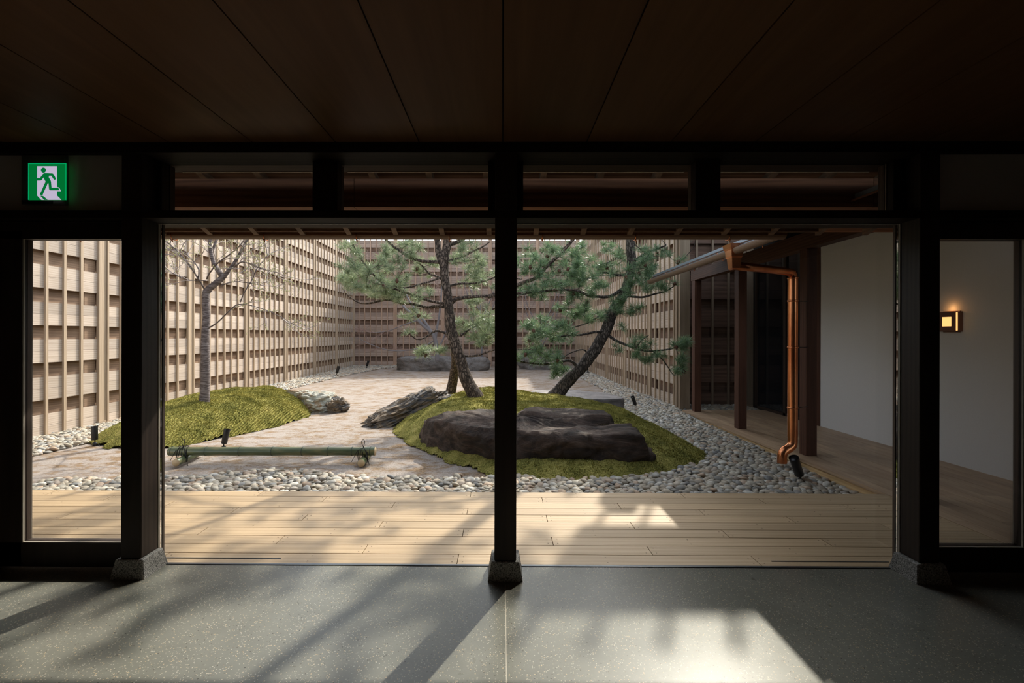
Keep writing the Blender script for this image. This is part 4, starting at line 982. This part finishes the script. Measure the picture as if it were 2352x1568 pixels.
def pine(name, label, base, trunks, branches, blobs, crown, mat_bark, mat_needle, seed, ncones=14):
    rs = random.Random(seed); e = empty(name, base); tag(e, label, 'pine tree'); bx, by, bz = base
    O = Vector(base); skel = []
    for (P, R) in trunks:
        Q, RR = resample(P, R, 0.07, 0.012, seed); skel += [(q, r) for q, r in zip(Q, RR)]
        obj('trunk', MB().tube([q-O for q in Q], RR, 20, True, 0.16), mat_bark, e)
    for (P, R) in branches:
        Q, RR = resample(P, R, 0.06, 0.03, seed+3); skel += [(q, r) for q, r in zip(Q, RR)]
        obj('branch', MB().tube([q-O for q in Q], RR, 8, True, 0.1), mat_bark, e)
    SK = np.array([s[0][:] for s in skel])
    tufts = []
    twig = MB(); nodes = [Vector(p) for p in SK]
    def grow(c, sz):
        nonlocal SK
        d = np.linalg.norm(SK-np.array(c[:]), axis=1); d2 = d + 0.6*np.maximum(0, SK[:, 2]-c.z); j = int(np.argmin(d2)); s = Vector(SK[j]); L_ = (c-s).length
        if L_ > 0.04:
            mid = (s+c)/2 + Vector((rs.gauss(0, .12), rs.gauss(0, .12), rs.uniform(-.12, .02)))*min(L_, 1.0)
            P = [s, mid, c]; Q, RR = resample(P, [min(0.012, 0.004+L_*0.006), 0.0045, 0.003], 0.12)
            twig.tube([q-O for q in Q], RR, 5, False)
            m_ = len(Q)
            SK = np.vstack([SK, np.array([q[:] for q in Q[m_//3:]])])
        tufts.append((c, sz))
    for (cx, cy, rx, ry, n_, Yc, dY) in blobs:
        for _ in range(int(n_*1.4)):
            while True:
                u, v = rs.uniform(-1, 1), rs.uniform(-1, 1)
                if u*u+v*v <= 1: break
            grow(at(cx+u*rx, cy+v*ry, Yc+rs.uniform(-dY, dY)), rs.uniform(0.8, 1.2))
    nvis = len(tufts)
    for (c, r, n_) in crown:
        for _ in range(n_):
            p = Vector((rs.gauss(0, .5)*r[0], rs.gauss(0, .5)*r[1], rs.gauss(0, .45)*r[2]))+Vector(c)
            if p.z < 3.35: p.z = 3.35+rs.uniform(0, .4)
            grow(p, rs.uniform(1.0, 1.45))
    obj('twigs', twig, mat_bark, e)['kind'] = 'stuff'
    vars_ = [tuft_mesh('needle_tuft', mat_needle, 74, 0.165, seed*10+k) for k in range(5)]
    arrs = [tri_arrays(v) for v in vars_]
    def rot(): return (rs.gauss(0, .5), rs.gauss(0, .5), rs.uniform(0, 6.28))
    VV, TT, off = [], [], 0
    for i, (c, s) in enumerate(tufts):
        k = rs.randrange(5)
        if i < min(nvis, 298): link('needle_tuft', vars_[k], e, c-O, rot(), (s, s, s))
        else:
            from mathutils import Euler
            Mx = np.array(Euler(rot()).to_matrix()); V, T = arrs[k]
            VV.append((V*s) @ Mx.T + np.array((c-O)[:])); TT.append(T+off); off += len(V)
    if VV:
        o = link('needles', np_mesh('needles', np.vstack(VV), np.vstack(TT), mat_needle, False), e); o['kind'] = 'stuff'
    cv, cf = ico_data(2); cm = np_mesh('pine_cone', cv*np.array([0.032, 0.032, 0.045])*(1+0.15*np.sin(cv[:, 2:3]*14)), cf, M['cone'])
    for _ in range(ncones):
        c, s = tufts[rs.randrange(nvis)]; link('pine_cone', cm, e, c-O+Vector((0, -0.02, -0.01)), rot())
    return e
def rp(list_, Y): return [r_*Y/F_PX for r_ in list_]
YA = 8.75; YB = 8.98
zA = mound_z(-0.45, YA)
A_tr = [([at(1108, 936, YA), at(1097, 915, YA), at(1075, 880, YA), at(1058, 830, YA), at(1042, 780, YA), at(1033, 730, YA), at(1028, 680, YA), at(1022, 640, YA), at(1020, 600, YA), at(1026, 560, YA), at(1030, 520, YA), at(1040, 460, YA), at(1030, 390, YA), at(1045, 320, YA), at(1040, 260, YA)],
         rp([19, 16, 14.5, 13.5, 12.5, 11.5, 10.5, 10, 10.5, 9.5, 8.5, 7.5, 6, 4.5, 2], YA)),
        ([at(1036, 902, 9.95), at(1038, 885, 9.9), at(1045, 840, 9.6), at(1044, 800, 9.2), at(1040, 768, YA+.05)], rp([14, 11.5, 10, 9, 7], 9.5)),
        ([at(1021, 615, YA), at(1008, 585, YA+.05), at(1003, 545, YA+.1), at(990, 500, YA+.2), at(970, 430, YA+.3), at(965, 350, YA+.4)], rp([8, 7, 6.5, 6, 4.5, 3], YA))]
def br(pts, Y, r0, r1, dY): 
    P = px_path(pts, Y, dY); n_ = len(P); return (P, [ (r0+(r1-r0)*i/(n_-1))*Y/F_PX for i in range(n_)])
A_br = [br([(1012, 602), (985, 602), (960, 598), (915, 573), (880, 545), (855, 515)], YA, 4.5, 2, -0.5),
        br([(1024, 603), (1060, 590), (1090, 575), (1125, 555)], YA, 3.2, 1.5, 0.4),
        br([(1014, 640), (985, 625), (960, 605), (930, 588)], YA, 2.6, 1.2, 0.5),
        br([(1013, 638), (980, 650), (940, 658), (900, 655), (860, 650)], YA, 2.4, 1.2, -0.6),
        br([(1022, 698), (980, 690), (930, 670), (880, 650), (850, 620), (820, 580), (812, 562)], YA, 3.6, 1.4, -0.9),
        br([(1028, 705), (980, 703), (930, 697), (890, 690), (845, 697), (815, 690), (785, 660)], YA, 4, 1.2, 0.3),
        br([(1038, 695), (1055, 685), (1090, 681), (1150, 680), (1200, 672), (1250, 668), (1330, 662)], YA, 5, 1.5, -0.5),
        br([(1033, 655), (1080, 651), (1115, 645), (1145, 635), (1200, 640)], YA, 3, 1.2, 0.5),
        br([(1046, 775), (1020, 765), (1000, 760), (975, 775), (955, 778), (935, 762)], YA, 3.2, 1.2, -0.3),
        br([(1065, 818), (1095, 818), (1140, 803), (1200, 805), (1245, 798)], YA, 2.6, 1.2, -0.4),
        br([(1058, 770), (1085, 755), (1120, 740)], YA, 2.6, 1.2, 0.3),
        br([(1120, 682), (1190, 655), (1232, 637), (1265, 603), (1310, 558), (1350, 505), (1370, 460)], YA, 5, 3, -0.6),
        br([(1026, 560), (1060, 552), (1110, 520), (1160, 470), (1200, 430)], YA, 5, 3, 0.5),
        br([(1110, 520), (1150, 455), (1172, 415), (1174, 330), (1174, 240), (1170, 180)], YA, 6, 4.5, 0.0), br([(1036, 480), (960, 440), (880, 420), (800, 400)], YA, 5, 2, 0.3), br([(1030, 400), (1120, 360), (1220, 330)], YA, 4, 2, 0.2), br([(1040, 330), (960, 290), (900, 270)], YA, 3, 1.5, -0.4)]  # first one is an unseen limb added for a shadow stripe on the deck
A_bl = [(800, 590, 28, 38, 12, YA-.8, .25), (788, 634, 22, 16, 7, YA-.1, .3), (832, 640, 46, 34, 26, YA-.5, .5), (895, 625, 50, 40, 30, YA-.3, .6), (930, 672, 62, 22, 22, YA, .5), (925, 572, 45, 24, 16, YA-.1, .5),
        (880, 668, 50, 18, 12, YA+.1, .4), (955, 722, 34, 14, 7, YA, .3), (1080, 590, 42, 36, 20, YA+.2, .4), (1095, 635, 42, 32, 16, YA+.3, .4), (1108, 755, 38, 42, 30, YA+.2, .4), (1058, 752, 16, 18, 5, YA+.3, .2),
        (944, 762, 10, 10, 2, YA-.3, .1), (972, 802, 20, 16, 6, YA-.3, .2), (1014, 800, 12, 10, 3, YA, .1), (1090, 700, 35, 16, 6, YA+.2, .3), (980, 610, 30, 30, 10, YA+.4, .3), (1150, 640, 30, 30, 8, YA+.3, .3), (1150, 760, 30, 40, 10, YA+.3, .3), (1220, 770, 25, 25, 6, YA-.2, .3)]
A_cr = [((-1.2, 8.9, 3.9), (1.5, .8, .35), 40), ((0.9, 8.8, 4.7), (.9, .8, .4), 45), ((-1.0, 8.9, 5.2), (.9, .8, .4), 32), ((0.7, 8.7, 6.3), (.7, .7, .4), 34), ((-.6, 8.7, 6.8), (.7, .6, .4), 26), ((-.1, 8.8, 5.6), (.7, .6, .3), 24)]  # unseen upper crown, clusters placed to cast dapples on deck and floor
pine('pine_tree', 'pine with two stems left of the middle post, branches spreading left', (at(1097, 915, YA).x, YA, zA), A_tr, A_br, A_bl, A_cr, M['pine_bark'], M['needle_a'], 5, 10)
B_tr = [([at(1262, 925, YB), at(1278, 905, YB), at(1305, 875, YB), at(1345, 830, YB), at(1375, 790, YB), at(1396, 750, YB), at(1408, 715, YB), at(1430, 680, YB), at(1445, 640, YB), at(1450, 600, YB), at(1448, 560, YB), at(1446, 510, YB), Vector((2.42, YB, 4.3)), Vector((2.38, YB, 5.3)), Vector((2.39, YB, 6.3)), Vector((2.37, YB, 7.3)), Vector((2.45, YB, 7.9))],
         rp([19, 16, 14, 13, 13, 12.5, 12, 11, 10, 9.8, 9.8, 9.8, 9.8, 9.8, 8, 6, 2], YB))]
B_br = [br([(1397, 772), (1378, 763), (1350, 764), (1320, 768), (1285, 772)], YB, 3.6, 1.4, -0.3),
        br([(1398, 770), (1425, 787), (1460, 799), (1500, 805), (1545, 800), (1580, 788)], YB, 3.4, 1.2, -0.7),
        br([(1326, 845), (1312, 829), (1280, 832), (1240, 836), (1205, 832), (1170, 820)], YB, 4, 1.4, -0.4),
        br([(1352, 815), (1338, 802), (1310, 812), (1290, 825)], YB, 2, 1, -0.2),
        br([(1440, 660), (1400, 678), (1360, 680), (1310, 665), (1250, 668), (1190, 678)], YB, 4.2, 1.4, -0.8),
        br([(1435, 682), (1480, 681), (1520, 671), (1550, 655)], YB, 3, 1.3, -0.3),
        br([(1446, 630), (1420, 632), (1385, 625), (1350, 640), (1310, 640)], YB, 4, 1.3, 0.4),
        br([(1404, 735), (1380, 722), (1340, 745), (1300, 755)], YB, 2.6, 1.1, 0.3),
        br([(1500, 805), (1528, 832), (1548, 862)], YB-.5, 1.8, 1, -0.1), br([(1460, 799), (1475, 780), (1490, 770)], YB-.4, 1.8, 1, 0), br([(1450, 600), (1490, 580), (1530, 562)], YB, 4, 1.5, -0.5),
        br([(1452, 540), (1400, 500), (1330, 470), (1260, 450)], YB, 5, 2, 0.2), br([(1462, 460), (1530, 420), (1600, 400)], YB, 4, 2, -0.3), br([(1455, 400), (1390, 350), (1340, 320)], YB, 4, 2, 0.2)]
B_bl = [(1215, 600, 36, 34, 15, YB-.5, .4), (1285, 618, 55, 42, 34, YB-.4, .5), (1350, 640, 55, 45, 38, YB-.2, .5), (1300, 575, 60, 20, 16, YB-.2, .4), (1395, 595, 40, 34, 16, YB, .4), (1470, 642, 45, 38, 30, YB-.3, .4),
        (1505, 588, 40, 26, 14, YB-.5, .3), (1440, 700, 36, 20, 11, YB-.3, .2), (1240, 668, 55, 22, 15, YB-.6, .3), (1315, 700, 36, 26, 15, YB-.2, .3), (1355, 722, 40, 20, 14, YB+.1, .3), (1235, 752, 36, 26, 19, YB-.4, .3),
        (1285, 765, 36, 26, 17, YB-.3, .3), (1245, 818, 58, 18, 20, YB-.4, .3), (1268, 858, 12, 9, 3, YB-.3, .1), (1475, 788, 24, 16, 7, YB-.5, .2), (1495, 822, 42, 16, 9, YB-.6, .2), (1565, 790, 18, 18, 8, YB-.7, .2),
        (1563, 832, 14, 24, 7, YB-.7, .2), (1552, 855, 8, 8, 2, YB-.7, .1), (1412, 800, 18, 8, 2, YB-.3, .1), (1420, 752, 14, 10, 2, YB-.2, .1), (1562, 598, 10, 7, 2, YB-.5, .1), (1285, 848, 20, 10, 4, YB-.3, .1), (1530, 650, 20, 14, 5, YB-.4, .1)]
B_cr = [((2.9, 8.8, 3.8), (1.1, .8, .3), 30), ((1.6, 9.0, 4.6), (.7, .7, .35), 35), ((3.3, 9.0, 4.3), (.6, .7, .3), 30), ((1.5, 9.0, 6.3), (.5, .6, .4), 26), ((2.7, 9.0, 6.5), (.5, .6, .4), 26), ((2.5, 8.9, 8.0), (.7, .5, .3), 22), ((3.1, 9.0, 6.2), (.4, .5, .25), 14)]  # upper tufts out of view, placed for their shadows indoors and on deck
pine('pine_tree', 'dark pine leaning to the right, rising behind the long dark slab rock', (at(1270, 914, YB).x, YB, mound_z(1.0, YB)), B_tr, B_br, B_bl, B_cr, M['pine_bark_dark'], M['needle_b'], 6, 26)

# bare cherry on the left mound
def bare_tree(name, label, base, paths, bark, twigm, starts, seed, budm=None, ntw=4, L0=0.5, flat_=0.6, twr=0.0035, gmax=3):
    rs = random.Random(seed); e = empty(name, base); tag(e, label, 'tree'); O = Vector(base); tips = []
    for i, (P, R, nm) in enumerate(paths):
        Q, RR = resample(P, R, 0.06, 0.008, seed); obj(nm, MB().tube([q-O for q in Q], RR, 16 if nm == 'trunk' else 8, True, 0.08), bark, e)
        if nm == 'branch': tips += [(Q[int(len(Q)*t)], (Q[min(len(Q)-1, int(len(Q)*t)+2)]-Q[max(0, int(len(Q)*t)-2)]).normalized(), 0) for t in (0.25, 0.35, 0.45, 0.55, 0.65, 0.74, 0.82, 0.9, 0.98)]
    tips += starts
    tw = MB(); buds = MB(); q_ = list(tips)
    while q_:
        p, d, g_ = q_.pop()
        L_ = L0*(0.72**g_)*rs.uniform(0.6, 1.2); P = [p]; dd = Vector(d)
        dd = (dd + Vector((rs.gauss(0, .55), rs.gauss(0, .55), rs.gauss(0, .40)*flat_))).normalized()
        for k in range(4):
            dd = (dd+Vector((rs.gauss(0, .14), rs.gauss(0, .14), rs.gauss(0.02, .12)))).normalized(); P.append(P[-1]+dd*L_/4)
        r0 = twr*(1.25-0.3*g_); tw.tube([x-O for x in P], [r0, r0*.9, r0*.8, r0*.7, r0*.5], 4, False)
        if budm:
            for k in range(3):
                b = P[rs.choice((2, 3, 4))]-O+Vector((rs.gauss(0, .012), rs.gauss(0, .012), rs.gauss(0, .012)))
                buds.tube([b, b+Vector((0, 0, .012)), b+Vector((0, 0, .022))], [0.003, 0.0065, 0.001], 4, False)
        if g_ < gmax:
            for _ in range(rs.choice((1, 2, 2))): q_.append((P[rs.choice((2, 3, 4))], dd, g_+1))
    obj('twigs', tw, twigm, e)['kind'] = 'stuff'
    if budm: obj('buds', buds, budm, e)['kind'] = 'stuff'
    return e
YC = 8.16
C_paths = [([at(470, 938, YC), at(470, 915, YC), at(472, 850, YC), at(471, 780, YC), at(474, 730, YC), at(473, 690, YC), at(474, 670, YC), at(490, 655, YC), at(508, 640, YC), at(516, 632, YC)], rp([15, 10.5, 9.5, 8.5, 8, 8, 8, 7, 6.5, 6], YC), 'trunk'),
           ([at(512, 636, YC), at(504, 625, YC), at(493, 607, YC), at(485, 585, YC), at(482, 560, YC), at(483, 530, YC), at(478, 480, YC), at(490, 420, YC)], rp([6.5, 6, 5, 4.5, 4, 4, 3.5, 2.5], YC), 'branch'),
           ([at(514, 636, YC), at(525, 620, YC), at(540, 600, YC), at(555, 575, YC), at(568, 550, YC), at(590, 500, YC), at(610, 450, YC)], rp([5.5, 4, 3.5, 3, 2.8, 2.5, 2], YC), 'branch'),
           ([at(486, 582, YC+.05), at(492, 565, YC+.1), at(500, 545, YC+.15), at(515, 500, YC+.2)], rp([3.5, 3, 3, 2.5], YC), 'branch'),
           ([at(470, 665, YC), at(463, 652, YC-.1), at(455, 640, YC-.2), at(440, 615, YC-.3), at(420, 590, YC-.4), at(400, 570, YC-.5), at(383, 555, YC-.6)], rp([1.9, 1.7, 1.6, 1.4, 1.2, 1.1, .9], YC), 'branch'),
           ([at(455, 638, YC-.2), at(457, 620, YC-.2), at(446, 602, YC-.1), at(430, 585, YC), at(410, 574, YC+.1), at(380, 572, YC+.1)], rp([1.5, 1.3, 1.3, 1.1, 1, .8], YC), 'branch'),
           ([at(476, 640, YC), at(480, 628, YC-.1), at(500, 605, YC-.3), at(522, 588, YC-.4), at(545, 570, YC-.5), at(560, 552, YC-.6)], rp([1.8, 1.6, 1.6, 1.5, 1.3, 1.2], YC), 'branch'),
           ([at(530, 618, YC), at(540, 612, YC-.1), at(556, 602, YC-.2), at(580, 608, YC-.3), at(605, 618, YC-.4), at(640, 626, YC-.4)], rp([1.8, 1.8, 1.6, 1.4, 1.1, .7], YC), 'branch'),
           ([at(481, 752, YC), at(500, 740, YC-.1), at(520, 720, YC-.2), at(545, 700, YC-.25), at(580, 702, YC-.3), at(630, 720, YC-.3), at(680, 748, YC-.3)], rp([1.8, 1.5, 1.3, 1.2, 1, .8, .5], YC), 'branch'),
           ([at(552, 694, YC-.25), at(562, 670, YC-.3), at(580, 640, YC-.3), at(590, 615, YC-.3), at(612, 590, YC-.3), at(610, 560, YC-.3)], rp([1.2, 1.1, 1.1, 1, .9, .7], YC), 'branch'),
           ([at(508, 656, YC), at(530, 648, YC-.1), at(560, 648, YC-.2), at(600, 655, YC-.3)], rp([1.6, 1.2, 1, .6], YC), 'branch'),
           ([at(474, 645, YC), at(440, 643, YC), at(410, 635, YC), at(380, 615, YC)], rp([1, .9, .8, .5], YC), 'branch')]
bare_tree('cherry_tree', 'bare budding cherry with a forked trunk on the left moss mound', (at(470, 930, YC).x, YC, mound_z(-5.34, YC, 1)), C_paths, M['cherry_bark'], M['twig'], [], 21, M['bud'], L0=0.36, twr=0.0055)
YM = 19.8
M_paths = [([at(1004, 828, YM), at(1003, 800, YM), at(998, 775, YM), at(990, 762, YM), at(970, 745, YM), at(950, 725, YM), at(925, 703, YM)], rp([5, 4.5, 4.5, 4.5, 4, 3.2, 2.2], YM), 'trunk'),
           ([at(994, 768, YM), at(980, 745, YM), at(965, 725, YM), at(950, 705, YM), at(935, 680, YM), at(925, 640, YM)], rp([3.5, 3, 2.8, 2.4, 2, 1], YM), 'branch'),
           ([at(998, 790, YM), at(1002, 765, YM), at(1006, 740, YM), at(1012, 700, YM), at(1015, 640, YM)], rp([3.5, 2.8, 2.4, 2, 1], YM), 'branch'),
           ([at(1006, 805, YM), at(1015, 785, YM), at(1024, 760, YM)], rp([2.5, 2, 1], YM), 'branch'),
           ([at(1000, 780, YM), at(960, 800, YM), at(900, 805, YM), at(850, 790, YM), at(820, 775, YM)], rp([1.6, 1.3, 1, .8, .5], YM), 'branch'),
           ([at(960, 735, YM), at(930, 745, YM), at(890, 760, YM), at(840, 765, YM)], rp([1.6, 1.2, .9, .5], YM), 'branch'),
           ([at(930, 705, YM), at(900, 680, YM), at(860, 640, YM), at(830, 600, YM)], rp([1.8, 1.4, 1, .5], YM), 'branch')]
bare_tree('maple_tree', 'slim bare maple with red-grey twigs behind the long grey rock, before the back fence', (at(1004, 828, YM).x, YM, gh(-2.8, YM)), M_paths, M['maple_bark'], M['maple_twig'], [], 33, None, L0=0.9, twr=0.006)
YN = 21.2
N_paths = [([at(1243, 838, YN), at(1243, 800, YN), at(1240, 770, YN), at(1244, 740, YN)], rp([2.5, 2, 1.6, 1], YN), 'trunk')] + \
          [([at(1243, 800-8*k, YN), at(1243+(-1)**k*14, 770-10*k, YN), at(1243+(-1)**k*32, 735-12*k, YN), at(1243+(-1)**k*44, 690-14*k, YN)], rp([1.3, 1.1, .8, .4], YN), 'branch') for k in range(5)]
bare_tree('shrub', 'thin bare shrub with pale twigs before the back fence, right of the middle post', (at(1243, 838, YN).x, YN, gh(1.8, YN)), N_paths, M['maple_bark'], M['maple_twig'], [], 37, None, L0=0.7, twr=0.005)
YO = 21.6
O_paths = [([at(1108, 838, YO), at(1106, 790, YO), at(1104, 740, YO), at(1104, 700, YO)], rp([2.5, 2, 1.6, 1], YO), 'trunk')] + \
          [([at(1105, 790-14*k, YO), at(1105+(-1)**k*12, 765-14*k, YO), at(1105+(-1)**k*28, 735-16*k, YO), at(1105+(-1)**k*40, 700-18*k, YO)], rp([1.3, 1.1, .8, .4], YO), 'branch') for k in range(6)]
bare_tree('shrub', 'twiggy reddish shrub before the back fence, left of the middle post', (at(1108, 838, YO).x, YO, gh(-1, YO)), O_paths, M['maple_bark'], M['maple_twig'], [], 39, None, L0=0.8, twr=0.005)

# ---------------------------------------------------------------- green bamboo barrier
YBm = 5.98
bl = at(390, 1036, YBm); br_ = at(862, 1035, YBm-0.0)
bb = empty('bamboo_barrier', ((bl.x+br_.x)/2, YBm, -0.18)); tag(bb, 'low green bamboo barrier tied with black cord, lying across the sand', 'barrier'); O = Vector(bb.location)
nodes_px = [390, 397, 475, 552, 627, 696, 755, 810, 851, 862]
def bamboo(nm, P0_, P1_, fr, r, mat, parent):
    P, R = [], []; d = P1_-P0_
    ts = [0]+fr+[1]
    for i, t in enumerate(ts[:-1]):
        t2 = ts[i+1]
        for q in (0.0, 0.04, 0.12, 0.5, 0.88, 0.96): 
            tt = t+(t2-t)*q; P.append(P0_+d*tt); R.append(r*(1.05 if q == 0.0 and 0 < i else (0.975 if 0.3 < q < 0.7 else 1.01)))
    P.append(P1_); R.append(r)
    o = obj(nm, MB().tube([p-O for p in P], R, 24, False), mat, parent)
    for t in fr:
        c = P0_+d*t; u = d.normalized()*0.007
        obj('bamboo_node', MB().tube([c-u-O, c-O, c+u-O], [r*1.02, r*1.09, r*1.02], 24, False), M['node'], o)
    for end, s in ((P0_, -1), (P1_, 1)):
        u = d.normalized()
        obj('cut_end', MB().tube([end-u*0.002*s-O, end+u*0.001*s-O], r*0.985, 24), M['cut'], o)
    return o
frm = [(p-390)/472.0 for p in nodes_px[2:8]]
zc = bl.z
bamboo('bamboo_pole', Vector((bl.x, YBm, zc)), Vector((br_.x, YBm, zc+0.012)), [0.015]+frm+[0.978], 0.056, M['bamboo'], bb)
fl_ = at(404, 1063, 5.78); bk = at(462, 1046, 6.30)
bamboo('bamboo_foot', Vector((fl_.x, 5.78, -0.135)), Vector((bk.x, 6.32, -0.128)), [0.3, 0.62], 0.047, M['bamboo'], bb)
fl2 = at(830, 1058, 5.80)
bamboo('bamboo_foot', Vector((fl2.x, 5.79, -0.135)), Vector((at(850, 1044, 6.3).x, 6.25, -0.13)), [0.28, 0.65], 0.047, M['bamboo'], bb)
for xc, yy in ((at(424, 1036, YBm).x, YBm), (at(836, 1036, YBm).x, YBm)):
    mb = MB()
    for s in (-1, 0, 1):
        ring = []
        for k in range(17):
            th = 2*PI*k/16; ring.append(Vector((xc+s*0.012+0.05*math.sin(th*0.5)*s, yy+math.cos(th)*0.062, zc-0.03+math.sin(th)*(0.095)))-O)
        mb.tube(ring, 0.0045, 6)
    top = Vector((xc, yy-0.02, zc+0.065))
    loop = [top-O] + [Vector((xc+0.022*math.sin(k*PI/4)-0.005, yy-0.02, zc+0.10+0.035*(1-math.cos(k*PI/4))/1))-O for k in range(1, 8)] + [top-O]
    mb.tube(loop, 0.004, 6)
    for dx, dz in ((-0.14, -0.11), (0.075, -0.12), (-0.05, -0.14), (0.095, -0.17)):
        mb.tube([top-O, Vector((xc+dx*0.5, yy-0.06, zc+0.03))-O, Vector((xc+dx, yy-0.075, zc+dz))-O], 0.0035, 6)
    obj('cord_tie', mb, M['cord'], bb)

# ---------------------------------------------------------------- garden spotlights
def spot(px, py, Y, tilt, lean, label, s=1.0):
    p = at(px, py, Y); g_ = None
    z0 = max(gh(p.x, Y), 0 if False else gh(p.x, Y))
    e = empty('garden_spotlight', (p.x, Y, z0)); tag(e, label, 'spotlight', 'black garden spotlights')
    obj('base', MB().tube([(0, 0, 0), (0, 0, 0.055*s), (0, 0, 0.06*s)], [0.030*s, 0.030*s, 0.024*s], 16), M['black'], e)
    obj('stem', MB().tube([(0, 0, 0.055*s), (0, 0, 0.10*s)], 0.008*s, 8), M['black'], e)
    d = Vector((math.sin(tilt), lean, math.cos(tilt))).normalized(); c = Vector((math.sin(tilt)*0.02, 0, 0.095*s))
    body = obj('lamp_head', MB().tube([c, c+d*0.006, c+d*0.19*s, c+d*0.2*s], [0.036*s, 0.041*s, 0.041*s, 0.041*s], 20), M['black'], e)
    obj('hood', MB().tube([c+d*0.19*s, c+d*0.215*s], 0.044*s, 20, False), M['black'], body)
    obj('cable', MB().tube([(0.025*s, 0, 0.03*s), (0.06*s, -0.01, 0.04*s), (0.085*s, -0.02, 0.015*s), (0.09*s, -0.02, 0.0)], 0.005*s, 6), M['cord'], e)
    return e
spot(218, 1025, 1.7*F_PX/255, -0.12, 0.1, 'black spotlight at the left edge of the sand, beside the left moss mound')
spot(514, 1032, 1.68*F_PX/262, 0.16, 0.1, 'black spotlight just behind the bamboo pole, in front of the left moss mound')
spot(1460, 938, 1.6*F_PX/166, -0.42, -0.3, 'black spotlight standing in the pebbles beyond the flat purple-grey slab', 0.95)
spot(1838, 1108, 1.66*F_PX/338, -0.48, -0.3, 'black spotlight in the pebbles below the copper downpipe outlet', 1.15)
spot(773, 864, 1.62*F_PX/94, 0.25, 0.1, 'tiny distant spotlight in the pebbles near the far end of the left fence', 1.35)
spot(842, 846, 1.6*F_PX/77, 0.3, 0.1, 'tiny distant spotlight by the back left corner of the fences', 1.3)
spot(1350, 856, 1.6*F_PX/87, -0.45, 0.1, 'distant spotlight at the foot of the right fence, behind the leaning pine trunk', 1.4)
spot(526, 909, 1.67*F_PX/138, 0.1, 0.1, 'small dark spotlight at the foot of the left fence behind the cherry tree', 0.7)
